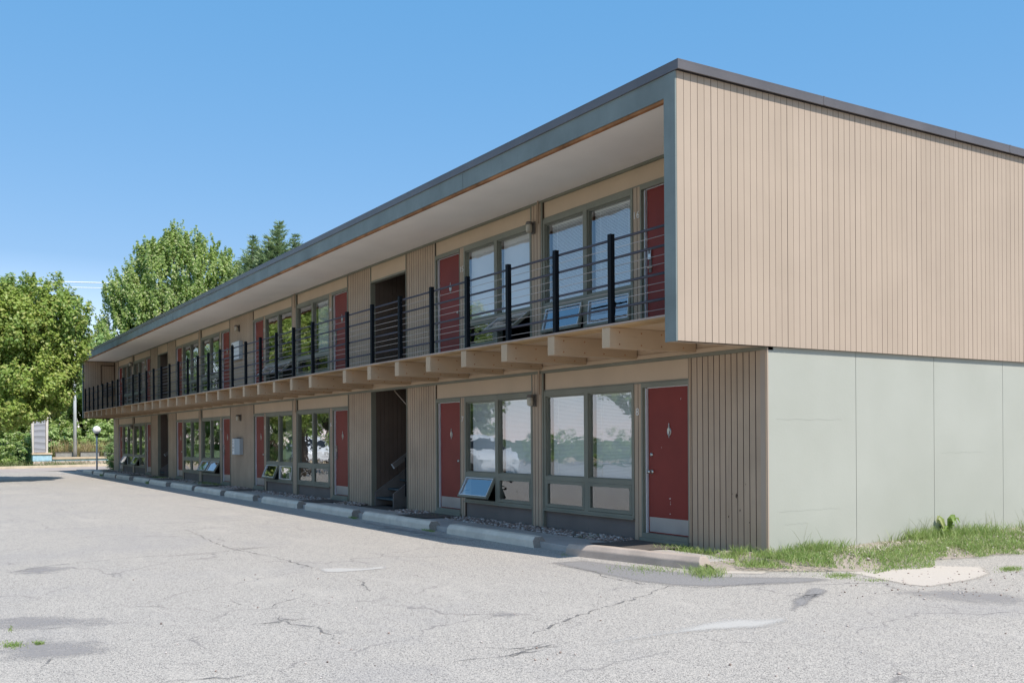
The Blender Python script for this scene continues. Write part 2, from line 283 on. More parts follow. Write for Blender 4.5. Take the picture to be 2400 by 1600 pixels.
# ------------------------------------------------------------------ mesh helpers
class MB:
    def __init__(s): s.v = []; s.f = []; s.m = []
    def box(s, x0, x1, y0, y1, z0, z1, mi=0):
        if x0 > x1: x0, x1 = x1, x0
        if y0 > y1: y0, y1 = y1, y0
        b = len(s.v); s.v += [(x0, y0, z0), (x1, y0, z0), (x1, y1, z0), (x0, y1, z0), (x0, y0, z1), (x1, y0, z1), (x1, y1, z1), (x0, y1, z1)]
        s.f += [(b, b+3, b+2, b+1), (b+4, b+5, b+6, b+7), (b, b+1, b+5, b+4), (b+1, b+2, b+6, b+5), (b+2, b+3, b+7, b+6), (b+3, b, b+4, b+7)]; s.m += [mi]*6; return s
    def poly(s, pts, mi=0): b = len(s.v); s.v += [tuple(p) for p in pts]; s.f.append(tuple(range(b, b+len(pts)))); s.m.append(mi); return s
    def tube(s, pts, r, n=8, mi=0, cap=True):
        rs = r if isinstance(r, (list, tuple)) else [r]*len(pts); pts = [Vector(p) for p in pts]; b = len(s.v)
        for i, p in enumerate(pts):
            d = (pts[min(i+1, len(pts)-1)] - pts[max(i-1, 0)]).normalized(); a = Vector((0, 0, 1)) if abs(d.z) < .9 else Vector((1, 0, 0))
            x = d.cross(a).normalized(); y = d.cross(x)
            for j in range(n): t = 2*math.pi*j/n; s.v.append(tuple(p + (x*math.cos(t)+y*math.sin(t))*rs[i]))
        for i in range(len(pts)-1):
            for j in range(n): s.f.append((b+i*n+j, b+i*n+(j+1) % n, b+(i+1)*n+(j+1) % n, b+(i+1)*n+j)); s.m.append(mi)
        if cap: s.f += [tuple(b+j for j in range(n))[::-1], tuple(b+(len(pts)-1)*n+j for j in range(n))]; s.m += [mi]*2
        return s
    def lathe(s, prof, c=(0, 0, 0), n=20, mi=0, axis='z'):
        b = len(s.v)
        for r, h in prof:
            for j in range(n):
                t = 2*math.pi*j/n; x, y = r*math.cos(t), r*math.sin(t)
                p = (x, y, h) if axis == 'z' else ((x, h, y) if axis == 'y' else (h, x, y)); s.v.append((c[0]+p[0], c[1]+p[1], c[2]+p[2]))
        for i in range(len(prof)-1):
            for j in range(n): s.f.append((b+i*n+j, b+i*n+(j+1) % n, b+(i+1)*n+(j+1) % n, b+(i+1)*n+j)); s.m.append(mi)
        return s
    def obox(s, c, ax, ay, az, mi=0):      # oriented box: centre and three half vectors
        c, ax, ay, az = map(Vector, (c, ax, ay, az)); b = len(s.v)
        for k in ((-1, -1, -1), (1, -1, -1), (1, 1, -1), (-1, 1, -1), (-1, -1, 1), (1, -1, 1), (1, 1, 1), (-1, 1, 1)): s.v.append(tuple(c+ax*k[0]+ay*k[1]+az*k[2]))
        s.f += [(b, b+3, b+2, b+1), (b+4, b+5, b+6, b+7), (b, b+1, b+5, b+4), (b+1, b+2, b+6, b+5), (b+2, b+3, b+7, b+6), (b+3, b, b+4, b+7)]; s.m += [mi]*6; return s
    def mesh(s, name, mats, smooth=False):
        me = bpy.data.meshes.new(name); me.from_pydata(s.v, [], s.f)
        for x in (mats if isinstance(mats, (list, tuple)) else [mats]): me.materials.append(M[x] if isinstance(x, str) else x)
        me.polygons.foreach_set('material_index', s.m); me.polygons.foreach_set('use_smooth', [smooth]*len(s.f)); me.update(); return me
    def build(s, name, mats, parent=None, loc=(0, 0, 0), rot=(0, 0, 0), smooth=False, bevel=0):
        return put(s.mesh(name, mats, smooth), name, parent, loc, rot, bevel)
def put(me, name, parent=None, loc=(0, 0, 0), rot=(0, 0, 0), bevel=0):
    o = bpy.data.objects.new(name, me); col.objects.link(o); o.location = loc; o.rotation_euler = rot
    if parent is not None: o.parent = parent
    if bevel:
        b = o.modifiers.new('bevel', 'BEVEL'); b.width = bevel; b.segments = 2; b.limit_method = 'ANGLE'
    return o
def empty(name, loc=(0, 0, 0), rz=0, parent=None):
    o = bpy.data.objects.new(name, None); col.objects.link(o); o.location = loc; o.rotation_euler = (0, 0, rz); o.empty_display_size = .2
    if parent is not None: o.parent = parent
    return o
def tag(o, label=None, cat=None, group=None, kind=None):
    if label: o['label'] = label
    if cat: o['category'] = cat
    if group: o['group'] = group
    if kind: o['kind'] = kind
    return o
def copy_tree(o, parent=None):
    c = o.copy(); col.objects.link(c)
    if parent is not None: c.parent = parent
    for ch in o.children: copy_tree(ch, c)
    return c
def npmesh(name, verts, faces4, mat):
    me = bpy.data.meshes.new(name); nv = len(verts); nf = len(faces4)
    me.vertices.add(nv); me.vertices.foreach_set('co', np.asarray(verts, dtype=np.float32).ravel())
    me.loops.add(nf*4); me.loops.foreach_set('vertex_index', np.asarray(faces4, dtype=np.int32).ravel())
    me.polygons.add(nf); me.polygons.foreach_set('loop_start', np.arange(nf, dtype=np.int32)*4)
    me.materials.append(M[mat]); me.update(calc_edges=True); return me

# ------------------------------------------------------------------ the motel
P_ = .1043          # board pitch of the siding
zH, zT, zTR, zS = 2.10, 2.41, .694, .176
DK, DZ = 2.745, 2.793
OV = 1.456
BL = empty('motel_building')
tag(BL, 'long two storey motel with tan board siding, red doors and a cantilevered balcony', 'motel')

def siding(mb, x0, x1, z0, z1, y=0., t=.09, phase=0, mi=0, mg=1, pitch=P_, gw=.010, gd=.012):
    """boards with open joints, front face at y (facing -y) between x0<x1"""
    x = x0; k = 0; first = True
    nx = x0 + phase if phase > 0 else x0 + pitch
    mb.box(x0, x1, y+gd, y+t, z0, z1, mg)
    while x < x1-1e-4:
        e = min(nx, x1); a = x + (0 if first else gw/2); b = e - (gw/2 if e < x1-1e-4 else 0)
        if b-a > .003:
            mb.box(a, b, y, y+gd-.0005, z0, z1-.0007*(k % 2), mi); mb.m[-3] = mb.m[-1] = mg      # bare edges of the board
        x = e; nx += pitch; first = False; k += 1
    return mb
def siding_x(mb, y0, y1, z0, z1, x, sgn=1, mi=0, mg=1, pitch=P_, gw=.0055, gd=.010, t=.08):
    """boards on a wall at x facing sgn*x"""
    mb.box(x-sgn*gd, x-sgn*t, y0, y1, z0, z1, mg); n = int(math.ceil((y1-y0)/pitch))
    for i in range(n):
        w0, w1 = (gw*(1.45 if (i+j) % 12 == 5 else random.uniform(.7, 1.15)) for j in (0, 1))
        a = y0+i*pitch+(w0/2 if i else 0); b = min(y0+(i+1)*pitch, y1)-(w1/2 if y0+(i+1)*pitch < y1 else 0)
        if b-a > .003:
            mb.box(x, x-sgn*(gd-.0005), a, b, z0, z1-.0007*(i % 2), mi); mb.m[-4] = mb.m[-2] = mg
    return mb

W = dict(A=1.377, D=.993, S=.160, W=1.1575, P=.346, C=1.3326, O=1.7905, E=1.3533, M=2.488)
seq = ['A', 'D', 'S', 'W', 'W', 'P', 'W', 'W', 'S', 'D', 'C', 'O', 'E', 'D', 'S', 'W', 'W', 'P', 'W', 'W', 'S', 'D', 'M',
       'D', 'S', 'W', 'W', 'P', 'W', 'W', 'S', 'D', 'E', 'O', 'C', 'D', 'S', 'W', 'W', 'P', 'W', 'W', 'S', 'D', 'A']
edges = [0.]
for s_ in seq: edges.append(edges[-1]-W[s_])
XE = edges[-1]

# -- window meshes, shared
def win_frame():
    mb = MB(); w_ = W['W']
    mb.box(0, .05, -.02, .09, zS, zH); mb.box(w_-.05, w_, -.02, .09, zS, zH)
    mb.box(.05, w_-.05, -.018, .09, zH-.085, zH); mb.box(.05, w_-.05, -.018, .09, zTR-.035, zTR+.035); mb.box(.05, w_-.05, -.018, .09, zS, zS+.05)
    mb.box(.0, w_, -.045, -.021, zS-.012, zS+.012)                    # drip sill
    mb.box(.05, .064, .012, .088, zTR+.036, zH-.086); mb.box(w_-.064, w_-.05, .012, .088, zTR+.036, zH-.086)
    mb.box(.065, w_-.065, .012, .088, zH-.105, zH-.086); mb.box(.065, w_-.065, .012, .088, zTR+.036, zTR+.05)
    return mb.mesh('window_frame', 'sage')
WF = win_frame()
ww = W['W']
PANEMK = lambda mt: MB().poly([(.06, .03, zTR+.045), (ww-.06, .03, zTR+.045), (ww-.06, .03, zH-.10), (.06, .03, zH-.10)]).mesh('pane', mt)
PANE = MB().poly([(.06, .03, zTR+.045), (ww-.06, .03, zTR+.045), (ww-.06, .03, zH-.10), (.06, .03, zH-.10)]).mesh('pane', 'glass'); PANED = PANEMK('darkglass')
sw, sh = ww-.11, zTR-.04-(zS+.055)
def sash():
    mb = MB(); f = .038
    mb.box(0, f, -.018, .03, -sh, 0); mb.box(sw-f, sw, -.018, .03, -sh, 0); mb.box(f, sw-f, -.018, .03, -f, 0); mb.box(f, sw-f, -.018, .03, -sh, -sh+f)
    e = .011
    for a in ((f, f+e, -sh+f, -f), (sw-f-e, sw-f, -sh+f, -f), (f+e, sw-f-e, -f-e, -f), (f+e, sw-f-e, -sh+f, -sh+f+e)): mb.box(a[0], a[1], -.0205, .004, a[2], a[3], 1)
    return mb.mesh('vent_sash', ['sage', 'alum'])
SASH = sash(); SASHC = SASH.copy(); SASHC.materials.clear(); SASHC.materials.append(M['sage']); SASHC.materials.append(M['sage'])
SPANE = MB().poly([(.045, .006, -sh+.045), (sw-.045, .006, -sh+.045), (sw-.045, .006, -.045), (.045, .006, -.045)]).mesh('vent_pane', 'sashglass'); SPANEC = SPANE.copy(); SPANEC.materials.clear(); SPANEC.materials.append(M['ventglass'])
def blind_mesh(z0, z1, x0=.10, x1=ww-.08, name='blind'):
    mb = MB(); z = z1-.04; mb.box(x0, x1, .10, .13, z1-.035, z1)
    while z > z0:
        mb.poly([(x0, .105, z-.006), (x1, .105, z-.006), (x1, .117, z+.013), (x0, .117, z+.013)]); z -= .0215
    mb.box(x0, x1, .105, .128, z0-.02, z0-.005)
    for x in (x0+.15, x1-.15): mb.box(x-.004, x+.004, .1, .104, z0, z1)
    return mb.mesh(name, 'blind')
BLIND = blind_mesh(zTR+.04, zH-.09)
SHADE = MB().box(.08, ww-.07, .11, .115, zTR, zH-.06).mesh('roller_shade', 'white')
LOWBL = blind_mesh(zS+.08, zTR-.02, name='blind')
def curtain(mat, x0=.07, x1=ww-.07, z0=zS+.05):
    mb = MB(); n = 44; b = 0
    xs = [x0+(x1-x0)*i/n for i in range(n+1)]
    for i in range(n):
        ya, yb = .15+.03*math.sin(i*1.3), .15+.03*math.sin((i+1)*1.3)
        mb.poly([(xs[i], ya, z0), (xs[i+1], yb, z0), (xs[i+1], yb, zH-.05), (xs[i], ya, zH-.05)])
    return mb.mesh('curtain', mat, True)
CURT = curtain('curtain'); CURTG = curtain('curtaingrey'); CURTH = curtain('curtain', .07, .5); 

def window(x_far, base, cover, ang, lowblind=False):
    o = put(WF, 'window', BL, (x_far, 0, base))
    put(PANE if cover in ('blind', 'shade') else PANED, 'pane', o)
    s_ = put(SASH if ang > 3 else SASHC, 'vent_sash', o, (.055, -.004, zTR-.038), (-R(ang), 0, 0))
    p_ = put(SPANE if ang > 3 else SPANEC, 'vent_pane', o, (.055, -.004, zTR-.038), (-R(ang), 0, 0))
    if cover: put({'blind': BLIND, 'shade': SHADE, 'curtain': CURT, 'grey': CURTG, 'half': CURTH}[cover], {'blind': 'blind', 'shade': 'roller_shade'}.get(cover, 'curtain'), o)
    if lowblind: put(LOWBL, 'blind', o)
    if ang > 5:
        mb = MB()
        for x in (.09, ww-.1): mb.tube([(x, .03, zTR-.30), (x, -.004-math.sin(R(ang))*sh*.75, zTR-.04-math.cos(R(ang))*sh*.75)], .006, 5)
        mb.build('stay_arm', 'navy', o)
    return o

# -- doors, shared
dw = .885
LEAF = MB().box(0, dw, .045, .085, .004, 2.03).mesh('door', 'red')
KICK = MB().box(.02, dw-.02, .0415, .0445, .02, .225).mesh('kick_plate', 'kick')
def knocker():
    mb = MB(); n = 18
    for i in range(n):
        a, b = 2*math.pi*i/n, 2*math.pi*(i+1)/n
        p = lambda t: Vector((.034*math.sin(t), 0, -.052*math.cos(t)))
        mb.tube([p(a), p(b)], .009, 6, cap=False)
    mb.poly([(-.03, -.014, .03), (0, -.016, -.045), (.03, -.014, .03), (0, -.016, .055)]); mb.poly([(-.03, -.004, .03), (0, -.004, .055), (.03, -.004, .03), (0, -.004, -.045)])
    for z, r in ((.068, .011), (.085, .007), (.100, .010), (.114, .005), (-.068, .009), (-.082, .005)): mb.lathe([(0, -r*1.6), (r, 0), (0, r*1.6)], (0, -.006, z), 8)
    return mb.mesh('door_knocker', 'silver', True)
KNOCK = knocker()
KNOB = MB().lathe([(0, -.075), (.024, -.072), (.030, -.058), (.024, -.045), (.011, -.038), (.011, -.012), (.031, -.010), (.033, 0)], n=18, axis='y').mesh('door_knob', 'silver', True)
BOLT = MB().lathe([(0, -.022), (.020, -.022), (.026, -.012), (.030, -.002), (.030, 0)], n=18, axis='y').mesh('deadbolt', 'silver', True)
def keypad():
    mb = MB().box(-.032, .032, -.028, 0, -.075, .075, 0).box(-.018, .018, -.031, -.0285, 0, .055, 1); mb.box(-.028, .028, -.012, 0, -.26, -.078, 1)
    mb.tube([(0, -.01, -.20), (0, -.055, -.20), (.10, -.055, -.20)], .009, 8, 0); return mb.mesh('lever_lock', ['silver', 'stringer'])
KEYP = keypad()
def door_frame():
    mb = MB(); D = W['D']
    mb.box(0, .03, -.015, .12, -.06, 2.04, 0); mb.box(.03, .068, .02, .12, -.06, 2.04, 0)          # far jamb, stepped
    mb.box(.068, .0765, .012, .12, 0, 2.03, 1); mb.box(.077, .0965, .088, .12, 0, 2.03, 3)                                                    # light steel stop; black strip paints the shade in the door gap
    mb.box(D-.02, D, -.015, .12, -.06, 2.04, 0); mb.box(0, D, -.0165, .12, 2.04, zH, 0); mb.box(.078, D-.02, .028, .12, 2.031, 2.0395, 1)
    mb.box(-.01, D+.01, -.05, .12, -.13, -.061, 0); mb.box(.03, D-.02, -.03, .12, -.06, .002, 2)
    return mb.mesh('door_frame', ['sage', 'alum', 'sage', 'black'])
DFR = door_frame()
def numeral(txt, h=.105):
    c = bpy.data.curves.new('t', 'FONT'); c.body = txt; c.size = h/.70; c.extrude = .004; c.align_x = 'CENTER'; c.space_character = 1.05; c.resolution_u = 4; c.offset = -.002
    o = bpy.data.objects.new('t', c); col.objects.link(o); bpy.context.view_layer.update()
    me = bpy.data.meshes.new_from_object(o.evaluated_get(bpy.context.evaluated_depsgraph_get())); me.name = 'house_number'
    bpy.data.objects.remove(o); me.materials.clear(); me.materials.append(M['number']); return me

def door(x_far, base, num, win_side, red2=False):
    f = put(DFR, 'door_frame', BL, (x_far, 0, base))
    d = put(LEAF, 'door', BL, (x_far+.090, 0, base))
    put(KICK, 'kick_plate', d)
    kx = .07 if win_side < 0 else dw-.07
    put(KNOCK, 'door_knocker', d, (dw*.5, .043, 1.42))
    if num == 8:
        put(BOLT, 'deadbolt', d, (kx, .045, 1.10)); put(KNOB, 'door_knob', d, (kx, .045, .86))
    elif win_side < 0 and num != 2: put(KEYP, 'lever_lock', d, (kx, .045, 1.12))
    else: put(KNOB, 'door_knob', d, (kx, .045, .92))
    return d

lower_no = iter([8, 7, 6, 5, 4, 3, 2, 1]); upper_no = iter([16, 15, 14, 13, 12, 11, 10, 9])
covers_lo = {3: ('blind', 0), 4: ('blind', 0), 6: ('blind', 0), 7: ('blind', 27), 15: (None, 0), 16: (None, 0), 18: ('grey', 4), 19: (None, 22),
             25: (None, 30), 26: (None, 30), 28: (None, 0), 29: (None, 0), 37: ('half', 0), 38: (None, 28), 40: (None, 0), 41: ('curtain', 28)}
covers_up = {3: ('blind', 4), 4: ('blind', 13), 6: ('shade', 52), 7: ('shade', 0), 15: ('blind', 0), 16: (None, 0), 18: (None, 46), 19: (None, 46),
             25: (None, 0), 26: (None, 0), 28: (None, 0), 29: (None, 0), 37: ('curtain', 0), 38: ('curtain', 0), 40: ('curtain', 0), 41: ('curtain', 0)}
def storey(base, z0, z1, nos, covers, up):
    zb = z0; side = 0; dcount = 0
    for i, k in enumerate(seq):
        xr, xl = edges[i], edges[i+1]
        if k in 'ACEM':
            ph = {'A': W['A']-13*P_+.0, 'C': .03, 'E': .03, 'M': .04}[k]
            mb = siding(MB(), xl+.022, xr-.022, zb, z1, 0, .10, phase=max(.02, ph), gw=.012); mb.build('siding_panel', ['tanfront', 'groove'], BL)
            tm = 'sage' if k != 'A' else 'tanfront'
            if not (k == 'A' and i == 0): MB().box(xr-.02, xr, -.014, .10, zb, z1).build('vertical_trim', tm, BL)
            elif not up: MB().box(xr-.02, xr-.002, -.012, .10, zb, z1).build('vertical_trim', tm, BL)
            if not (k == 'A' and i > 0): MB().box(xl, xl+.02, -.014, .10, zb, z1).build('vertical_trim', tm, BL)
        elif k == 'P':
            mb = siding(MB(), xl+.03, xr-.03, zb, z1, -.03, .13, phase=.07, pitch=.095)
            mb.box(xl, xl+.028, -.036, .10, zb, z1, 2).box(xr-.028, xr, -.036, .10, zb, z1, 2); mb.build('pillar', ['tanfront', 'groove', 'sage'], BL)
            if i in (5,) or i == 39-0 or i == 17: pass
            MB().tube([(xr-.10, -.045, base+2.05), (xr-.10, -.045, z1+.05)], .012, 8).build('conduit', 'tanfront', BL)
        elif k == 'S':
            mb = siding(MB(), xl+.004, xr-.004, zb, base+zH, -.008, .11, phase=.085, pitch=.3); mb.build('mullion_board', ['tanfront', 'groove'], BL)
        elif k == 'W':
            cv, ang = covers[i]; window(xl, base, cv, ang, lowblind=(not up and i in (3, 4)) and False)
            MB().box(xl+.001, xr-.001, .02, .11, zb, base+zS-.014).build('spandrel_panel', 'taupe', BL)
        elif k == 'D':
            n_ = next(nos); ws = -1 if seq[i+1] == 'S' else 1
            door(xl, base, n_, ws)
            sx = (edges[i+1]+edges[i+2])/2 if ws < 0 else (edges[i-1]+edges[i])/2
            put(numeral(str(n_)), 'house_number', BL, (sx, -.016, base+1.655), (R(90), 0, 0))
    # header boards above each half unit and their battens
    for g0, g1 in ((1, 5), (6, 10), (13, 17), (18, 22), (23, 27), (28, 32), (35, 39), (40, 44)):
        a, b = edges[g1], edges[g0]
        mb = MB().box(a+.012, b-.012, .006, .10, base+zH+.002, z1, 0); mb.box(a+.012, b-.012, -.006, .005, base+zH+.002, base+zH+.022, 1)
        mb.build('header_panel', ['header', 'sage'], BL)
        MB().box(a, a+.011, -.012, .1, base+zH+.024, z1).box(b-.011, b, -.012, .1, base+zH+.024, z1).build('batten', 'groove', BL)
storey(0, -.14, zT-.02, lower_no, covers_lo, False)
storey(DZ, DK+.002, 5.17, upper_no, covers_up, True)
# openings: header above the upper ones
for i in (11, 33):
    a, b = edges[i+1], edges[i]
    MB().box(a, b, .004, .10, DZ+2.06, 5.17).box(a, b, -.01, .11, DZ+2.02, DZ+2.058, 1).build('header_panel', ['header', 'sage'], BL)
# horizontal trims
MB().box(XE, 0, -.020, .11, zT-.018, zT+.028).build('belt_trim', 'sage', BL)
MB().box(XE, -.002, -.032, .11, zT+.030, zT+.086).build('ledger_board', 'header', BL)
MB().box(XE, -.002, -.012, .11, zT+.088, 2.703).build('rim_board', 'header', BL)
MB().box(XE+.1, -.16, -.022, .11, 5.172, 5.213).build('crown_trim', 'sage', BL)

# -- passages through the building with stairs
def passage(i, near):
    xl, xr = edges[i+1], edges[i]
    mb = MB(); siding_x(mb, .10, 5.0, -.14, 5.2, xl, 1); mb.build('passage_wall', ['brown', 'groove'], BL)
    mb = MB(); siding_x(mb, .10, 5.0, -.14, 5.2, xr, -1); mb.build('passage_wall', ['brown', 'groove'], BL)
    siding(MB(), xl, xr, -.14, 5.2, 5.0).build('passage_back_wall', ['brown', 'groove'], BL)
    MB().box(xl+.011, xr-.011, .12, .95, 2.5, 2.74).build('landing_floor', 'beam', BL)
    # stair: rises away from the front
    st = empty('staircase', (0, 0, 0), parent=BL)
    sl, srr = xl+.08, xl+1.03; y0, z0 = .03, -.13; run, rise, n = .285, .190, 15
    for sx in (sl, srr):
        t = Vector((0, run, rise)).normalized(); c0 = Vector((sx, y0+.03, z0+.0)); L = math.hypot(run, rise)*n
        mb = MB(); h = .13
        pts = [(sx-.02, y0, z0), (sx-.02, y0, z0+.30), (sx-.02, y0+run*n, z0+.30+rise*n), (sx-.02, y0+run*n, z0+rise*n-.05), (sx-.02, y0+.45, z0)]
        pts2 = [(sx+.02, p[1], p[2]) for p in pts]; mb.poly(pts); mb.poly(pts2[::-1])
        for a in range(5): b = (a+1) % 5; mb.poly([pts[a], pts[b], pts2[b], pts2[a]][::-1])
        mb.build('stringer', 'stringer', st)
    mb = MB()
    for k in range(n): mb.box(sl+.021, srr-.021, y0+.02+k*run, y0+.02+k*run+run+.02, z0+(k+1)*rise-.04, z0+(k+1)*rise)
    mb.build('tread', 'tread', st); bpy.data.objects[-1] if False else None
    mb = MB(); hx = srr
    dv = Vector((0, run, rise)).normalized(); nv = Vector((0, -rise, run)).normalized()
    mb.obox(Vector((hx, y0, .76))+dv*1.95, (.02, 0, 0), dv*1.95, nv*.055); mb.obox(Vector((hx, y0, .76))-dv*.004, (.0215, 0, 0), dv*.006, nv*.056, 2)
    for k in range(6):
        y = y0+.28+k*.30; zb = z0+.05+(y-y0)*rise/run; mb.tube([(hx+.03, y, zb), (hx+.03, y, .76+(y-y0)*rise/run)], .013, 6, 1)
    mb.build('handrail', ['stringer', 'navy', 'boxgrey'], st)
    # upper guard across the landing
    mb = MB(); mb.box(xl+.02, xr-.02, .90, .93, DK+1.0, DK+1.05)
    for k in range(15): x = xl+.05+k*.118; mb.box(x, x+.014, .905, .92, DK, DK+1.0)
    mb.build('landing_guard', 'navy', BL)
    MB().box(xl+.05, xl+.85, .86, .885, DK+.62, DK+.98).box(xl+.05, xl+.85, .86, .885, DK+.20, DK+.44).build('guard_board', 'boxgrey', BL)
    MB().tube([(xl+.75, .0+.2, 2.40), (xr-.05, .02, 2.05)], .012, 6).build('diagonal_brace', 'tan', BL)
passage(11, True); passage(33, False)

# -- shell of the building
MB().box(XE, 0, .5, 11, -.3, -.141).build('floor_slab', 'interior', BL)
for a, b in ((0, edges[11]), (edges[12], edges[33]), (edges[34], XE)):
    MB().box(b+.1, a-.1, 3.2, 3.3, -.14, 5.2).build('inner_wall', 'interior', BL)
    MB().box(b+.1, a-.12, .12, 3.19, 2.5, 2.70).build('inner_floor', 'interior', BL)
def gable_lower(x, sgn):
    mb = MB(); ys = [0.0, 1.62, 3.245, 4.873, 6.49, 8.11, 9.74, 11.0]
    for k in range(7): mb.box(x, x-sgn*.10, ys[k]+(.004 if k else .012), ys[k+1]-.004, -.3, 2.455, 0)
    mb.box(x-sgn*.006, x-sgn*.11, .012, 11, -.3, 2.45, 1); return mb
gable_lower(0, 1).build('end_wall_panel', ['sagewall', 'crackline'], BL)
gable_lower(XE, -1).build('end_wall_panel', ['sagewall', 'groove'], BL)
MB().box(-.10, .014, -.006, .011, -.3, 2.42).build('corner_trim', 'tan', BL)
XN, XF = .05, -42.96
mb = MB(); siding_x(mb, -OV+.001, 11, 2.43, 5.475, XN, 1, t=.10); mb.build('gable_siding', ['tan', 'groove'], BL)
mb = MB(); siding_x(mb, -OV+.03, 0, DK+.01, 5.19, XN-.19, -1, t=.08); mb.build('gable_inner_siding', ['tan', 'groove'], BL)
mb = MB(); siding_x(mb, -OV+.03, -.04, DK+.01, 5.19, XF+.17, 1, t=.08); mb.build('gable_inner_siding', ['tanfront', 'groove'], BL)
mb = MB(); siding_x(mb, -OV+.001, 11, 2.43, 5.475, XF, -1, t=.08); mb.build('gable_siding', ['tan', 'groove'], BL)
MB().box(XN-.195, XN-.002, -OV-.022, -OV, 2.425, 5.47).build('gable_edge_board', 'slate', BL)
MB().box(XF+.002, XF+.17, -OV-.022, -OV, 2.46, 5.47).build('gable_edge_board', 'slate', BL)
MB().box(XN-.195, XN-.012, -OV+.002, -.05, 2.432, 2.45).build('gable_underside', 'tan', BL)
# roof: soffit, fascia, bare wood strip, coping, deck
MB().box(XF+.17, XN-.195, -OV+.06, .11, 5.215, 5.235).build('soffit', 'soffit', BL)
mb = MB(); fx = [XN-.196, -4.9, -9.6, -14.5, -19.2, -24.2, -29.0, -34.1, -38.6, XF+.171]
for k in range(9): mb.box(fx[k]-.003, fx[k+1]+.003, -OV-.012-.002*(k % 2), -OV+.03, 5.215, 5.50)
mb.build('fascia_board', 'slate', BL)
MB().box(XF+.171, XN-.196, -OV+.004, -OV+.058, 5.180, 5.214).build('bare_wood_strip', 'rawwood', BL)
mb = MB(); mb.box(XF-.04, XN+.065, -OV-.035, -OV-.015, 5.475, 5.565).box(XN+.045, XN+.065, -OV-.0149, 11.03, 5.475, 5.565).box(XF-.04, XN+.065, -OV-.035, 11.03, 5.566, 5.585)
mb.box(XF-.04, XF-.02, -OV-.0149, 11.03, 5.475, 5.565)
for y in (.9, 3.6, 4.9, 8.0): mb.box(XN+.0655, XN+.068, y, y+.03, 5.478, 5.588)
mb.build('roof_coping', 'coping', BL)
MB().box(XF+.0, XN-.02, -OV+.031, 11, 5.24, 5.56).build('roof_deck', 'coping', BL)
siding(MB(), XF, XN, -.14, 5.4, 11.0).build('rear_wall', ['tan', 'groove'], BL)

mb = MB()
for y0_, y1_, z_ in ((.15, 1.35, 1.55), (.2, 1.3, .42), (3.4, 4.4, 1.1), (.3, .7, .26)):
    n_ = 12; q = [(y0_+(y1_-y0_)*i/n_, z_+.006*math.sin(i*1.7+z_*9)) for i in range(n_+1)]
    mb = MB()
    for a, b in zip(q[:-1], q[1:]): mb.poly([(.0012, a[0], a[1]-.0009), (.0012, b[0], b[1]-.0007), (.0012, b[0], b[1]+.0007), (.0012, a[0], a[1]+.0009)])
    mb.build('hairline_crack', 'crackline', BL)
# -- balcony
BA = BL
MB().box(XF+.171, XN-.196, -OV-.012, -.013, 2.722, DK).build('balcony_deck', 'deckedge', BL)
MB().box(XF+.175, XN-.2, -OV+.002, -OV+.26, 2.707, 2.7215).build('pine_board', 'pine', BL)
MB().box(XF+.175, XN-.2, -OV+.262, -.034, 2.705, 2.7215).build('deck_underside', 'beam', BL)
posts = [-1.23-1.217*k for k in range(8)] + [-11.67-1.208*k for k in range(17)] + [-32.95-1.195*k for k in range(9)]
bm_mb = MB().box(-.08, .08, -OV+.002, -.0335, 2.455, 2.7045, 0)
for y in (-1.30, -.95, -.62, -.25):
    for z in (2.50, 2.65): bm_mb.lathe([(0, .004), (.011, .003), (.012, 0)], (.08, y, z), 6, 1, 'x')
BEAM = bm_mb.mesh('cantilever_beam', ['beam', 'rawwood'])
for x in posts: put(BEAM, 'cantilever_beam', BL, (x-.06, 0, 0), bevel=.005)
RL = empty('railing', parent=BL)
POST = MB().box(-.034, .034, -.034, .026, DK-.02, 3.86).box(-.05, .05, -.031, .05, DK+.001, DK+.009).mesh('rail_post', 'navy')
for x in posts: put(POST, 'rail_post', RL, (x+.0, -OV+.05, 0))
ra = [XN-.196, XF+.171]
for z in (3.80, 3.57, 3.25, 2.95):
    MB().tube([(ra[0], -OV+.095, z), (ra[1], -OV+.095, z)], .0165, 8).build('pipe_rail', 'railgrey', RL, smooth=True)
for z in (3.685, 3.46, 3.36, 3.14, 3.05, 2.83):
    MB().tube([(ra[0], -OV+.075, z), (ra[1], -OV+.075, z)], .0042, 5).build('rail_cable', 'cable', RL, smooth=True)

chip = MB()
for x, z, w_, h_ in ((-1.83, .50, .035, .012), (-1.82, .455, .008, .012), (-1.82, .425, .01, .02), (-1.83, .29, .014, .014), (-1.60, 1.86, .006, .03), (-2.0, 1.2, .006, .02)): chip.poly([(x-w_/2, .0432, z-h_*.3), (x+w_*.3, .0432, z-h_/2), (x+w_/2, .0432, z+h_*.3), (x-w_*.2, .0432, z+h_/2)])
chip.build('paint_chip', 'number', BL)
gg = MB()
for x, z, w_, h_ in ((-.60, .62, .022, .03), (-.52, .60, .035, .07), (-.50, .52, .016, .03), (-.46, .42, .02, .035), (-.66, .33, .02, .03), (-.3, .28, .014, .02), (-.36, .75, .012, .02)): gg.poly([(x-w_/2, -.0012, z-h_*.2), (x, -.0012, z-h_/2), (x+w_/2, -.0012, z+h_*.1), (x+w_*.1, -.0012, z+h_/2), (x-w_*.4, -.0012, z+h_*.25)])
gg.build('wood_gouge', 'groove', BL)
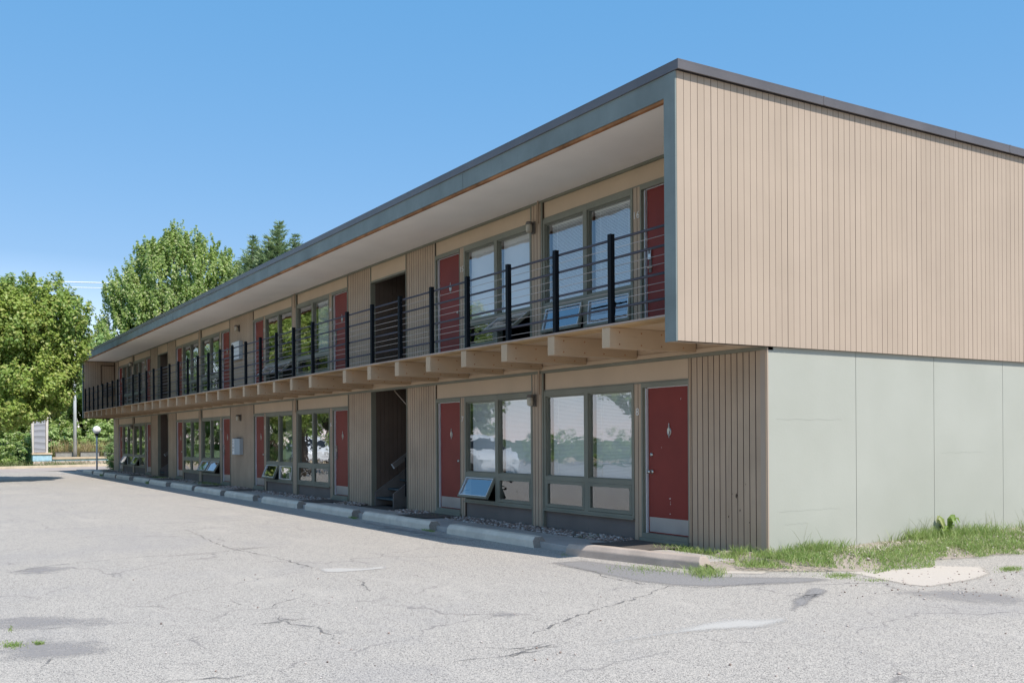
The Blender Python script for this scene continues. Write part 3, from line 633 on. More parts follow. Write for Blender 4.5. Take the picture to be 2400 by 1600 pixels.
# -- wall lamps, mailboxes, small wall fittings
def wall_lamp(x, z):
    mb = MB(); mb.box(-.045, .045, -.03, 0, -.10, .10, 0); mb.tube([(0, -.02, .055), (0, -.10, .06)], .022, 8, 0)
    mb.lathe([(0, .095), (.045, .092), (.058, .07), (.058, .045), (.050, .045)], (0, -.10, 0), 16, 0)
    o = mb.build('wall_lamp', ['lampbase'], BL, (x, -.031 if abs(x+21.7) > 1 else -.001, z))
    MB().lathe([(.047, .045), (.053, .02), (.053, -.05), (.045, -.078), (.02, -.090), (0, -.093)], (0, -.10, 0), 16).build('lamp_jar', 'jar', o, smooth=True)
for x in (-5.08, -38.33): wall_lamp(x, 1.96); wall_lamp(x, 4.80)
wall_lamp(-21.75, 2.03); wall_lamp(-21.85, 4.80)
o = MB().box(0, .80, -.115, -.001, 0, .50).build('mailbox_cabinet', 'boxgrey', BL, (-22.33, 0, .89), bevel=.006)
mb = MB().box(.02, .26, -.119, -.1165, .02, .48, 0)
for k, (a, b) in enumerate(((.40, .46), (.31, .37), (.20, .27), (.10, .15))):
    mb.box(.05+.02*(k % 2), .12+.05*(k % 3), -.1205, -.1195, a, a+.012, 1); mb.box(.05, .18, -.1205, -.1195, a+.03, a+.04, 1)
mb.build('paper_label', ['white', 'black'], o)
MB().box(.20, .58, -.13, -.001, .505, .53).build('cabinet_hood', 'stringer', o)
o = MB().box(0, .82, -.115, -.001, 0, .56).build('mailbox_cabinet', 'boxgrey', BL, (-22.33, 0, 3.83), bevel=.006)
mb = MB().box(.015, .805, -.119, -.1165, .015, .545, 0)
n = 14
for i in range(n):
    a, b = 2*math.pi*i/n, 2*math.pi*(i+1)/n; q = lambda t, r: (.14+r*.065*math.cos(t), -.1205, .33+r*.075*math.sin(t))
    mb.poly([q(a, 1), q(b, 1), q(b, .55), q(a, .55)], 1)
mb.box(.09, .19, -.121, -.120, .17, .19, 1).box(.16, .18, -.121, -.120, .12, .165, 1).box(.10, .12, -.121, -.120, .05, .09, 1).box(.06, .16, -.121, -.120, .47, .50, 1)
mb.build('paper_label', ['white', 'black'], o)
# box and trim on the far gable's inner face
MB().box(XF+.172, XF+.34, -.62, -.22, 3.55, 4.02).build('utility_box', 'taupe', BL)
MB().box(XF+.172, XF+.19, -.66, -.63, 4.05, 5.0).box(XF+.172, XF+.19, -.66, -.06, 5.0, 5.04).build('panel_trim', 'groove', BL)

# ------------------------------------------------------------------ ground and setting
def sheet(name, pts, z, mat, label=None):
    o = MB().poly([(p[0], p[1], z) for p in pts]).build(name, mat); tag(o, kind='structure'); return o
sheet('ground', [(-700, -700), (700, -700), (700, 700), (-700, 700)], GZ-.03, 'grassland')
sheet('parking_lot', [(-47.2, -2.6), (-46.2, 1.4), (-41.5, .5), (-40, .6), (-.5, .6), (-.5, 40), (40, 40), (40, -24), (-50.5, -24), (-49.0, -5)], GZ, 'asphalt')
k0, k1 = at(-400, 1125, GZ), at(600, 1078, GZ)
dr = (k1-k0).normalized(); nr = Vector((-dr.y, dr.x, 0))
if nr.x > 0: nr = -nr                                            # towards the far side of the road
ka, kb = at(0, 1099), at(262, 1091.5); dr = (kb-ka).normalized(); nr = Vector((-dr.y, dr.x, 0)); nr = -nr if nr.x > 0 else nr
def rp(t, s): return (ka + dr*t + nr*s)
sheet('road', [rp(-60, -6.2), rp(90, -6.2), rp(90, 0), rp(-60, 0)], GZ+.004, 'roadconc')
o = MB().obox((rp(15, .09)[0], rp(15, .09)[1], GZ+.05), dr*75, nr*.09, (0, 0, .09)).build('kerb', 'kerbyellow', bevel=.02); tag(o, kind='structure')
o = sheet('verge', [rp(-60, .18), rp(90, .18), rp(90, 16), rp(-60, 16)], GZ+.05, 'grassland')
# sidewalk along the building
mb = MB(); xs = [-0.12, -2.0, -5.6, -9.4, -12.4, -15.5, -18.8, -21.9, -25.2, -28.3, -31.4, -34.8, -37.7, -40.6, -43.6, -46.6]
for i in range(1, len(xs)-1): mb.box(xs[i+1]+.006, xs[i]-.006, -1.26, -.46-.05*math.sin(i*2.1), GZ-.05, -.115-.004*(i % 3))
b_ = len(mb.v); fp = [(-.12, -.86), (-.12, -.44), (-1.994, -.44), (-1.994, -1.24)]; mb.v += [(x, y, GZ-.05) for x, y in fp]+[(x, y, -.118) for x, y in fp]
mb.f += [(b_, b_+1, b_+2, b_+3), (b_+7, b_+6, b_+5, b_+4), (b_, b_+4, b_+5, b_+1), (b_+1, b_+5, b_+6, b_+2), (b_+2, b_+6, b_+7, b_+3), (b_+3, b_+7, b_+4, b_)]; mb.m += [0]*6
o = mb.build('sidewalk', 'walk', bevel=.008); tag(o, kind='structure')
o = MB().box(-46.6, .0, -.9, .3, GZ-.04, -.145).build('soil_strip', 'soil'); tag(o, kind='structure')
mb = MB()
for i, k in enumerate(seq):
    if k == 'D':
        c = (edges[i]+edges[i+1])/2; mb.poly([(c-.62, -.86, -.107), (c+.50, -.80, -.107), (c+.58, -.3, -.107), (c+.55, -.055, -.107), (c-.60, -.055, -.107), (c-.50, -.4, -.107)])
o = mb.build('door_stoop_patch', 'soil'); tag(o, kind='structure')
# bed at the near gable
def bed():
    mb = MB(); nx, ny = 22, 60
    g = [[None]*(ny+1) for _ in range(nx+1)]
    for i in range(nx+1):
        for j in range(ny+1):
            y = -.98+j*(12.0/ny); fx_ = i/nx; edge = 1.02+.10*math.sin(y*2.1)+.07*math.sin(y*5.3+1)
            if y < .3: edge = min(edge, .15+.85*(y+.98)/1.28)
            x = -.6+fx_*(edge+.6); h = max(0, 1-max(0, x)/max(.1, edge))
            z = GZ+.004 + (.11+.012*y*.6)*min(1, h*1.6)*(1 if y > -.3 else .5) + .012*math.sin(x*9+y*4)*h + .008*random.random()*h
            if x < 0 and y > .02: x = -.02*fx_
            g[i][j] = (x, y, z if i < nx else GZ+.002)
    for i in range(nx):
        for j in range(ny): mb.poly([g[i][j], g[i+1][j], g[i+1][j+1], g[i][j+1]])
    return mb
o = bed().build('soil_bed', 'dirt', smooth=True); tag(o, kind='structure')
def bedz(x, y): return GZ+.004+(.11+.012*y*.6)*min(1, max(0, 1-max(0, x)/1.28)*1.6)*(1 if y > -.3 else .5)
APR = ('concrete_apron', [at(1975, 1340), at(2100, 1333), at(2190, 1325), at(2310, 1328), at(2325, 1345), at(2290, 1358), at(2180, 1376), at(2120, 1370)])
WES = ('walk_end_slab', [at(1560, 1300), at(1660, 1300), at(1830, 1330), at(1790, 1345), at(1700, 1344), at(1640, 1330)])

# cracks, worn paint and repairs on the lot
def ribbon(mb, pts, wd, z, jit=.035, mi=0):
    P = []
    for a, b in zip(pts[:-1], pts[1:]):
        n = max(2, int((b-a).length/.10))
        for i in range(n): P.append(a.lerp(b, i/n))
    P.append(pts[-1]); P = [p+Vector((random.uniform(-jit, jit), random.uniform(-jit, jit), 0)) for p in P]
    L = []; Rr = []
    for i, p in enumerate(P):
        d = (P[min(i+1, len(P)-1)]-P[max(0, i-1)]).normalized(); nn = Vector((-d.y, d.x, 0)); w_ = wd*random.uniform(.35, 1.5)*min(1, .15+min(i, len(P)-1-i)/3)
        L.append(p+nn*w_/2); Rr.append(p-nn*w_/2)
    for i in range(len(P)-1): mb.poly([(L[i].x, L[i].y, z), (Rr[i].x, Rr[i].y, z), (Rr[i+1].x, Rr[i+1].y, z), (L[i+1].x, L[i+1].y, z)], mi)
mb = MB()
G_ = lambda *a: [at(u, v) for u, v in a]
for pts, wd in ((G_((1245, 1487), (1300, 1465), (1390, 1432), (1480, 1405), (1570, 1373)), .030), (G_((640, 1440), (680, 1462), (740, 1470), (800, 1500)), .022), (G_((435, 1240), (530, 1283), (650, 1306), (735, 1332)), .022),
                (G_((0, 1345), (120, 1325), (330, 1305), (560, 1290)), .02), (G_((540, 1403), (572, 1418)), .025), (G_((635, 1425), (660, 1410), (715, 1398)), .018), (G_((815, 1355), (850, 1360), (870, 1388)), .022),
                (G_((1060, 1550), (1150, 1540), (1270, 1523)), .035), (G_((1300, 1322), (1380, 1336), (1420, 1352), (1500, 1367), (1570, 1373), (1660, 1378), (1760, 1368), (1850, 1362)), .03),
                (G_((90, 1565), (120, 1540)), .03), (G_((100, 1565), (160, 1585)), .02), (G_((370, 1600), (500, 1590), (620, 1580)), .03), (G_((60, 1480), (170, 1468)), .02), (G_((780, 1350), (900, 1348)), .012), (G_((340, 1255), (480, 1248), (620, 1250)), .018)):
    ribbon(mb, pts, wd, GZ+.004)
for c, n_ in (((580, 1285), 5), ((1890, 1395), 6), ((650, 1455), 3), ((1245, 1520), 3)):
    p = at(*c)
    for k in range(n_): a = p+Vector((random.uniform(-.12, .12), random.uniform(-.12, .12), 0)); d = Vector((random.uniform(-.2, .2), random.uniform(.1, .35), 0)); ribbon(mb, [a-d, a+d], .03, GZ+.004)
tag(mb.build('pavement_cracks', 'tar'), kind='structure')
def blob(name, pts, mat, z, sub=5, jit=.02, fw=.14, cell=.04):
    q = np.array([(p.x, p.y) for p in pts]); lo, hi = q.min(0)-fw*.5, q.max(0)+fw*.5; cell = max(cell, math.sqrt((hi-lo).prod()/9000))
    nx, ny = [int(math.ceil(a/cell))+1 for a in (hi-lo)]; X, Y = np.meshgrid(lo[0]+np.arange(nx)*cell, lo[1]+np.arange(ny)*cell, indexing='ij'); P = np.stack([X.ravel(), Y.ravel()], 1)
    ins = np.zeros(len(P), bool); D = np.full(len(P), 1e9)
    for a, b in zip(q, np.roll(q, -1, 0)):
        ab = b-a; t = np.clip(((P-a)@ab)/max(1e-9, ab@ab), 0, 1); D = np.minimum(D, np.linalg.norm(P-(a+t[:, None]*ab), axis=1))
        c_ = ((a[1] > P[:, 1]) != (b[1] > P[:, 1])) & (P[:, 0] < (b[0]-a[0])*(P[:, 1]-a[1])/(b[1]-a[1]+1e-12)+a[0]); ins ^= c_
    cov = np.clip(.35+np.where(ins, D, -D)/fw, 0, 1); idx = np.arange(nx*ny).reshape(nx, ny); F_ = np.stack([idx[:-1, :-1], idx[1:, :-1], idx[1:, 1:], idx[:-1, 1:]], -1).reshape(-1, 4)
    F_ = F_[cov[F_].max(1) > 0]; us = np.unique(F_); mp_ = np.full(nx*ny, -1); mp_[us] = np.arange(len(us)); V = np.column_stack([P[us], np.full(len(us), z)])
    me = npmesh(name, V, mp_[F_], mat); at_ = me.attributes.new('cover', 'FLOAT', 'POINT'); at_.data.foreach_set('value', cov[us].astype(np.float32))
    o = put(me, name); tag(o, kind='structure'); return o
blob(*APR, 'slab', GZ+.004, fw=.22, cell=.03); blob(*WES, 'slab', GZ+.004, fw=.10, cell=.03)
blob('worn_paint_mark', G_((738, 1332), (800, 1330), (850, 1331), (905, 1325), (915, 1332), (850, 1338), (790, 1342), (752, 1341)), 'wornwhite', GZ+.004, fw=.16, cell=.02)
blob('worn_paint_mark', G_((1385, 1512), (1450, 1495), (1560, 1478), (1640, 1458), (1720, 1448), (1770, 1450), (1850, 1446), (1862, 1456), (1800, 1472), (1690, 1478), (1560, 1490), (1450, 1508)), 'wornwhite', GZ+.004, fw=.24, cell=.02)
blob('asphalt_repair', G_((1280, 1318), (1370, 1312), (1500, 1328), (1640, 1345), (1700, 1350), (1900, 1352), (1960, 1358), (1900, 1366), (1780, 1372), (1660, 1376), (1570, 1372), (1480, 1362), (1400, 1345), (1330, 1330)), 'newasphalt', GZ+.0025, fw=.30, cell=.03)
blob('asphalt_repair', G_((1905, 1376), (1925, 1378), (1945, 1384), (1925, 1396), (1905, 1405), (1895, 1418), (1875, 1422), (1862, 1434), (1850, 1430), (1858, 1415), (1852, 1408), (1880, 1394), (1890, 1382)), 'newasphalt', GZ+.004, fw=.12, cell=.015)

for pts_ in (((-60, 1445), (120, 1436), (260, 1446), (340, 1457), (250, 1470), (100, 1478), (-60, 1480)), ((-40, 1505), (90, 1490), (260, 1495), (330, 1520), (200, 1545), (-40, 1560)), ((0, 1335), (110, 1322), (200, 1330), (120, 1345), (0, 1352)),
             ((1110, 1430), (1180, 1425), (1260, 1440), (1200, 1450), (1130, 1448)), ((2050, 1385), (2250, 1375), (2420, 1395), (2420, 1425), (2200, 1412)), ((820, 1215), (980, 1240), (1150, 1268), (1060, 1268), (880, 1240)), ((620, 1440), (720, 1450), (850, 1485), (760, 1490), (660, 1470))):
    blob('oil_stain', G_(pts_) if False else [at(u, v) for u, v in pts_], 'oil', GZ+.0012, fw=.45, cell=.08)
# parking bumpers
def bumper_mesh(L):
    mb = MB(); h, wb, wt = .155, .21, .125; e = .10; prof = [(-wb/2, 0), (-wb/2, h*.62), (-wt/2, h), (wt/2, h), (wb/2, h*.62), (wb/2, 0)]
    st = [(0, .0, 1), (L, 0, 1)]; n = len(prof)
    rings = []
    for x, dx, s_ in ((0.02, 0, .0), (L-.02, 0, .0)): pass
    segs = 12
    for i in range(segs+1):
        x = L*i/segs; ring = []
        for j, (y, z) in enumerate(prof):
            xx = x
            if i == 0 and z > 0: xx += .035*z/h
            if i == segs and z > 0: xx -= .035*z/h
            ring.append((xx, y+random.uniform(-.003, .003), z+(random.uniform(-.004, .002) if z > 0 else 0)))
        b = len(mb.v); mb.v += ring; rings.append(b)
    for i in range(segs):
        for j in range(n-1): mb.f.append((rings[i]+j, rings[i]+j+1, rings[i+1]+j+1, rings[i+1]+j)); mb.m.append(0)
    mb.f += [tuple(rings[0]+j for j in range(n))[::-1], tuple(rings[-1]+j for j in range(n))]; mb.m += [1, 1]; return mb
ends = [(-5.66, -3.08), (-9.15, -6.25), (-12.26, -9.58), (-15.35, -12.74), (-18.6, -16.05), (-21.84, -18.95), (-25.1, -22.35), (-28.2, -25.6), (-31.3, -28.5), (-34.6, -32.0), (-37.6, -34.95), (-40.5, -37.95), (-43.4, -40.9)]
desc = ['pale grey parking bumper directly below the nearest propped open vent window', 'chipped pale bumper standing between the nearest stairwell and the propped vent window', 'bumper with a crumbling pitted end, in front of the nearest stairwell', 'bumper with a long horizontal crack, left of the one with the pitted end',
        'brown ended bumper left of the one with the long crack', 'bumper standing just below the lower mailbox cabinet', 'bumper left of the mailbox cabinet, below the pair of propped vent windows', 'bumper with a grass tuft at its right end, left of the pair of propped vents', 'bumper just right of the dark far stairwell', 'bumper right in front of the dark far stairwell',
        'bumper left of the far stairwell with a grass tuft at its end', 'second bumper from the globe lamp', 'farthest parking bumper, beside the globe lamp post']
for i, (a, b) in enumerate(ends):
    L = b-a; me = bumper_mesh(L).mesh('parking_bumper', ['bumper', 'bumperend']); o = put(me, 'parking_bumper', None, (a, -1.29+random.uniform(-.03, .03), GZ), (0, 0, random.uniform(-.008, .008)), .012)
    tag(o, desc[i], 'parking bumper', 'concrete parking bumpers along the sidewalk')
p0, p1 = Vector((-2.16, -1.40, 0)), Vector((-.02, -.98, 0)); L = (p1-p0).length
o = put(bumper_mesh(L).mesh('parking_bumper', ['curbconc', 'curbconc']), 'parking_bumper', None, (p0.x, p0.y, GZ), (0, 0, math.atan2(p1.y-p0.y, p1.x-p0.x)), .012)
tag(o, 'nearest sunlit brownish parking bumper, askew at the weedy building corner', 'parking bumper', 'concrete parking bumpers along the sidewalk')

# ------------------------------------------------------------------ pebbles, grass, weeds
def stones(name, pts, rmin, rmax, mat, label):
    ico = [(0, 0, 1), (.894, 0, .447), (.276, .851, .447), (-.724, .526, .447), (-.724, -.526, .447), (.276, -.851, .447), (.724, .526, -.447), (-.276, .851, -.447), (-.894, 0, -.447), (-.276, -.851, -.447), (.724, -.526, -.447), (0, 0, -1)]
    fc = [(0, 1, 2), (0, 2, 3), (0, 3, 4), (0, 4, 5), (0, 5, 1), (1, 6, 2), (2, 7, 3), (3, 8, 4), (4, 9, 5), (5, 10, 1), (2, 6, 7), (3, 7, 8), (4, 8, 9), (5, 9, 10), (1, 10, 6), (11, 7, 6), (11, 8, 7), (11, 9, 8), (11, 10, 9), (11, 6, 10)]
    ico = np.array(ico); fc = np.array(fc); V = []; Fc = []
    for k, (x, y, z) in enumerate(pts):
        r = random.uniform(rmin, rmax); s = np.array([r*random.uniform(.8, 1.4), r*random.uniform(.7, 1.1), r*random.uniform(.45, .8)]); a = random.uniform(0, 6.28)
        v = ico*(1+np.random.uniform(-.14, .14, (12, 1)))*s; c, sn = math.cos(a), math.sin(a); v = np.stack([v[:, 0]*c-v[:, 1]*sn, v[:, 0]*sn+v[:, 1]*c, v[:, 2]], 1)
        tilt = random.uniform(-.5, .5); v = np.stack([v[:, 0], v[:, 1]*math.cos(tilt)-v[:, 2]*math.sin(tilt), v[:, 1]*math.sin(tilt)+v[:, 2]*math.cos(tilt)], 1)
        V.append(v+np.array([x, y, z+s[2]*.4])); Fc.append(fc+12*k)
    V = np.concatenate(V); Fc = np.concatenate(Fc); me = bpy.data.meshes.new(name); me.from_pydata(V.tolist(), [], Fc.tolist()); me.materials.append(M[mat]); me.polygons.foreach_set('use_smooth', [True]*len(Fc))
    o = put(me, name); tag(o, label, 'gravel', kind='stuff'); return o
pts = []
doors = [(edges[i]+edges[i+1])/2 for i, k in enumerate(seq) if k == 'D']; opens = [(edges[i]+edges[i+1])/2 for i, k in enumerate(seq) if k == 'O']
x = 0
for k in range(8200):
    x = -43*random.random()**1.35-1.5; y = -.03-.44*random.random()
    if min(abs(x-d) for d in doors) < .62 or min(abs(x-d) for d in opens) < 1.0: continue
    pts.append((x, y, -.142+.018*random.random()+.03*(y+.47)))
stones('gravel_strip', pts, .018, .038, 'pebble', 'brown and grey river pebbles in the strip below the windows')
pts = []
for k in range(1500):
    y = random.choice((random.gauss(1.9, .7), random.gauss(4.6, .9), random.uniform(.6, 6))); x = abs(random.gauss(.15, .28))+.02
    if y < .5 or x > 1.0: continue
    pts.append((x, y, bedz(x, y)-.008))
stones('gravel_heap', pts, .014, .030, 'pebblepale', 'pale river pebbles heaped at the foot of the sage end wall')
pts = []
for k in range(190):
    p = at(random.uniform(1960, 2390), random.uniform(1325, 1400)) if k < 120 else at(random.uniform(300, 2390), random.uniform(1330, 1590)); pts.append((p.x, p.y, GZ+.004))
stones('loose_grit', pts, .004, .012, 'pebble', 'scattered dark grit and stone chips on the asphalt')

def blades(name, spots, mat, label, cat='grass', as_stuff=True):
    V = []; Fc = []; n = 0
    for (x, y, z, h, w_, lean) in spots:
        a = random.uniform(0, 6.28); b = random.uniform(0, 6.28); l = h*lean*random.uniform(.4, 1.3); dx, dy = math.cos(a)*w_, math.sin(a)*w_; lx, ly = math.cos(b)*l, math.sin(b)*l
        for (t, ww_) in ((0, 1), (.45, .85), (.8, .5), (1, .08)):
            cx, cy, cz = x+lx*t*t, y+ly*t*t, z+h*(t-.28*lean*t*t); V += [(cx-dx*ww_, cy-dy*ww_, cz), (cx+dx*ww_, cy+dy*ww_, cz)]
        for k in range(3): Fc.append((n+2*k, n+2*k+1, n+2*k+3, n+2*k+2))
        n += 8
    o = put(npmesh(name, V, Fc, mat), name)
    return tag(o, label, cat, kind='stuff' if as_stuff else None)
def nz(x, y): return .5+.25*math.sin(x*3.1+1.3*math.sin(y*1.7))+.25*math.sin(y*2.3+x*1.9+.6)
sp = []
for k in range(40000):
    y = random.uniform(-.75, 7.5); edge = 1.18+.14*math.sin(y*2.1)+.08*math.sin(y*5.3+1)
    if y < .3: edge = .35+.75*(y+.85)/1.15
    x = random.uniform(-.62 if y < -.02 else .02, edge)
    if x < 0 and y < -.45+.5*x*0: 
        if random.random() < .55: continue
    dcore = 1.0
    d = nz(x*1.3, y*1.6)
    t = x/max(.2, edge)
    peb = math.exp(-((y-1.9)/.85)**2)*(t < .45) + math.exp(-((y-5.0)/.8)**2)*(t < .55)
    if random.random() < .92*peb: continue
    if d < .22 and random.random() < .8: continue
    if len(sp) > 20000: break
    h = random.uniform(.025, .075)*(1.2 if .3 < t < .8 else .7)
    if random.random() < .015: h *= 2.2
    sp.append((x, y, bedz(x, y)-.005, h, random.uniform(.0025, .006), random.uniform(.4, 1.3)))
for cx, cy, s, n_, hh in ((.10, 2.9, .28, 700, .22), (.12, 3.6, .3, 500, .2), (.2, -.1, .25, 500, .14), (.08, .75, .25, 600, .17), (-.25, -.35, .16, 400, .15), (.3, 5.9, .4, 600, .2), (.2, 4.1, .3, 400, .22)):
    for k in range(n_): x = max(.01 if cy > .1 else -.6, cx+random.gauss(0, s*.5)); y = cy+random.gauss(0, s); y = min(y, -.03) if x < .01 else y; sp.append((x, y, bedz(x, y)-.005, hh*random.uniform(.4, 1.1), random.uniform(.002, .005), random.uniform(.3, 1.1)))
blades('weedy_grass', sp, 'grass', 'bright green weedy grass along the foot of the end wall')
sp = []
for k in range(2600):
    y = random.uniform(-.6, 7); x = abs(random.gauss(.35, .35))+.02; x = min(x, 1.0) if y > .3 else min(x, .3)
    sp.append((x, y, bedz(x, y)-.005, random.uniform(.03, .09), random.uniform(.002, .004), random.uniform(.5, 1.5)))
for cx, cy, n_ in ((.08, 2.75, 26), (.06, 3.05, 16), (.08, 3.75, 26), (.06, 4.4, 14), (.15, 5.4, 14), (.06, .55, 8)):
    for k in range(n_): x = max(.015, cx+random.gauss(0, .07)); y = cy+random.gauss(0, .16); sp.append((x, y, bedz(x, y)-.005, random.uniform(.20, .40), .0022, random.uniform(.15, .7)))
blades('dry_grass', sp, 'verge', 'dry stalks and yellowed blades among the weeds by the end wall')
def px_tuft(u0, u1, v0, v1, n, h, lean=.8, z=GZ, w_=(.002, .0045)):
    r = []
    for k in range(n):
        p = at((u0+u1)/2+random.gauss(0, (u1-u0)/4.2), (v0+v1)/2+random.gauss(0, (v1-v0)/4.2), z); r.append((p.x, p.y, z-.004, h*random.uniform(.4, 1.15), random.uniform(*w_), lean))
    return r
sp = px_tuft(1610, 1700, 1332, 1356, 520, .12, .9) + px_tuft(1430, 1620, 1322, 1346, 420, .045) + px_tuft(1310, 1345, 1296, 1304, 50, .05) + px_tuft(1780, 1890, 1312, 1322, 500, .03) + px_tuft(1930, 2010, 1342, 1356, 600, .03) + px_tuft(2010, 2090, 1354, 1364, 200, .022) + px_tuft(2340, 2400, 1328, 1340, 350, .045) + px_tuft(1830, 1960, 1325, 1342, 500, .028)
sp += px_tuft(0, 60, 1504, 1520, 260, .03) + px_tuft(78, 104, 1505, 1512, 120, .035) + px_tuft(20, 30, 1470, 1480, 40, .03)
for (x0, x1, n_, hh) in ((-1.6, -.75, 500, .10), (-3.4, -3.0, 160, .07), (-6.4, -6.0, 130, .05), (-9.6, -9.2, 110, .06), (-8.4, -7.9, 140, .06), (-25.6, -23.4, 600, .13), (-32.5, -30.5, 450, .10), (-12.9, -12.2, 160, .06), (-44.5, -42.4, 500, .08), (-38.2, -37.6, 120, .12), (-28.6, -28.2, 120, .12)):
    for k in range(n_):
        x = random.uniform(x0, x1); y = -.12-abs(random.gauss(0, .2)); y = y if x0 > -38.5 and x0 not in (-28.6, -38.2, -6.4, -9.6) or x0 < -40 else -1.42-abs(random.gauss(0, .03)); sp.append((x, y, GZ if y < -1.3 else -.145, hh*random.uniform(.4, 1.2), random.uniform(.002, .005), .8))
blades('grass_tufts', sp, 'grass', 'small green grass tufts in the joints of the pavement')

def rosette(name, c, n, r, h, mat, label, cat='weed'):
    V = []; Fc = []; k0 = 0
    for i in range(n):
        a = random.uniform(0, 6.28); L = r*random.uniform(.6, 1); hh = h*random.uniform(.3, 1); wd = L*.22
        d = Vector((math.cos(a), math.sin(a), 0)); s = Vector((-d.y, d.x, 0)); b = Vector(c)
        for t, ww_ in ((.05, .2), (.4, 1), (.75, .85), (1, .05)):
            m_ = b+d*L*t+Vector((0, 0, hh*math.sin(t*2.4))); V += [tuple(m_-s*wd*ww_), tuple(m_+s*wd*ww_)]
        for k in range(3): Fc.append((k0+2*k, k0+2*k+1, k0+2*k+3, k0+2*k+2))
        k0 += 8
    return tag(put(npmesh(name, V, Fc, mat), name), label, cat)
rosette('broadleaf_weed', (.12, 3.35, -.04), 16, .22, .30, 'grass', 'broad leaved weed standing tallest against the sage wall')

# ------------------------------------------------------------------ trees
def crown_mesh(lobes, nclump, per, clump_r, leaf, mat, seed, up=.5, elong=1.5, plume=0, root=None):
    rs = np.random.RandomState(seed); vol = np.array([l[3]*l[4]*l[5] for l in lobes]); vol = vol**.75/np.sum(vol**.75)
    cid = rs.choice(len(lobes), nclump, p=vol); d = rs.normal(size=(nclump, 3)); d /= np.linalg.norm(d, axis=1)[:, None]
    rad = rs.uniform(.35, 1.0, nclump)**.55; lob = np.array(lobes)[cid]; cc = lob[:, :3]+d*rad[:, None]*lob[:, 3:6]
    n = nclump*per; ci = np.repeat(np.arange(nclump), per); cr = clump_r*rs.uniform(.6, 1.35, nclump)
    dd = rs.normal(size=(n, 3)); dd /= np.linalg.norm(dd, axis=1)[:, None]; p = cc[ci]+dd*(cr[ci]*rs.uniform(0, 1, n)**.5)[:, None]*np.array([1, 1, .62])
    if plume:      # leaves strung along shoots that run out from the trunk and turn upwards
        sd_ = cc-(np.array(root) if root is not None else np.zeros(3)); sd_ /= np.linalg.norm(sd_, axis=1)[:, None]; sd_ = sd_+rs.normal(size=sd_.shape)*.28+np.array([0, 0, .25]); sd_ /= np.linalg.norm(sd_, axis=1)[:, None]
        u_ = rs.uniform(-1, 1, n); p = cc[ci]+sd_[ci]*(u_*plume*rs.uniform(.7, 1.2, nclump)[ci]*.5)[:, None]+dd*(cr[ci]*rs.uniform(0, 1, n)**.5*(1-.62*np.clip(u_, 0, 1)))[:, None]
    nrm = dd*.5+d[ci]*.55+np.array([0, 0, up])+rs.normal(size=(n, 3))*.42; nrm /= np.linalg.norm(nrm, axis=1)[:, None]
    t = np.cross(nrm, rs.normal(size=(n, 3))); t /= np.linalg.norm(t, axis=1)[:, None]; b = np.cross(nrm, t); s = leaf*rs.uniform(.6, 1.3, n)[:, None]
    v = np.stack([p-t*s*elong/2, p+b*s*.5-nrm*s*.12, p+t*s*elong/2, p-b*s*.5-nrm*s*.12], 1).reshape(-1, 3)
    f = np.arange(n*4).reshape(-1, 4); return npmesh('crown', v, f, mat), cc
def tree(name, base, h_trunk, lobes, nclump, per, clump_r, leaf, mat, seed, label, cat='tree', group=None, tr=.22, limbs=14, rot=0, up=.5, plume=0):
    me, cc = crown_mesh(lobes, nclump, per, clump_r, leaf, mat, seed, up, plume=plume, root=(0, 0, h_trunk*.9))
    o = empty(name, base, rot); put(me, 'crown', o)
    rnd = random.Random(seed); top = max(l[2] for l in lobes); mb = MB()
    mb.tube([(0, 0, -.1), (.03, 0, h_trunk*.5), (0, .05, h_trunk), (.1, 0, (h_trunk+top)/2), (0, 0, top*.8)], [tr*1.25, tr, tr*.85, tr*.35, tr*.05], 8)
    for k in range(limbs):
        c = cc[rnd.randrange(len(cc))]; z = h_trunk*rnd.uniform(.85, 1.0)+(max(0, c[2]-h_trunk))*rnd.uniform(0, .45); z = min(z, top*.9)
        m1 = (c[0]*.45, c[1]*.45, z+(c[2]-z)*.6); mb.tube([(0, 0, z), m1, (c[0]*.93, c[1]*.93, c[2])], [tr*.42, tr*.25, tr*.06], 6)
    mb.build('trunk', 'bark', o, smooth=True); tag(o, label, cat, group); return o
# maple on the left: outline read off the photograph, kept in a vertical plane through its own place
TX = -33.5
def lobe_at(u, v, x, ru, rv, rd):
    p = atx(u, v, x); s = (p-CAMP).dot(FWD)/F; return (p.x, p.y, p.z, rd, ru*s, rv*s)
b1 = atx(-30, 1110, TX); b1.z = GZ
L1 = [lobe_at(u, v, TX+dx, a, b, r_) for u, v, dx, a, b, r_ in ((60, 770, 0, 125, 85, 2.2), (-40, 760, 0, 130, 100, 2.4), (150, 740, .5, 58, 55, 1.4), (45, 690, -.5, 60, 42, 1.2), (120, 690, .5, 45, 38, 1.0), (-20, 690, 0, 60, 50, 1.3), (165, 800, .5, 45, 55, 1.2), (138, 870, 0, 46, 46, 1.4), (60, 890, 0, 120, 75, 2.4), (-40, 900, -.5, 120, 80, 2.4), (60, 955, .5, 75, 34, 1.6), (130, 930, .8, 36, 30, 1.0), (0, 960, .3, 70, 40, 1.8))]
L1 = [(l[0]-b1.x, l[1]-b1.y, l[2]-b1.z, l[3], l[4], l[5]) for l in L1]
tree('maple_tree', b1, 1.9, L1, 1500, 74, .24, .085, 'leaf_maple', 3, 'yellow green maple tree with a full rounded crown overhanging the lot at the left edge', tr=.24, limbs=26, up=.7, plume=.55)
TX2 = -72
b2 = atx(390, 1080, TX2); b2.z = GZ
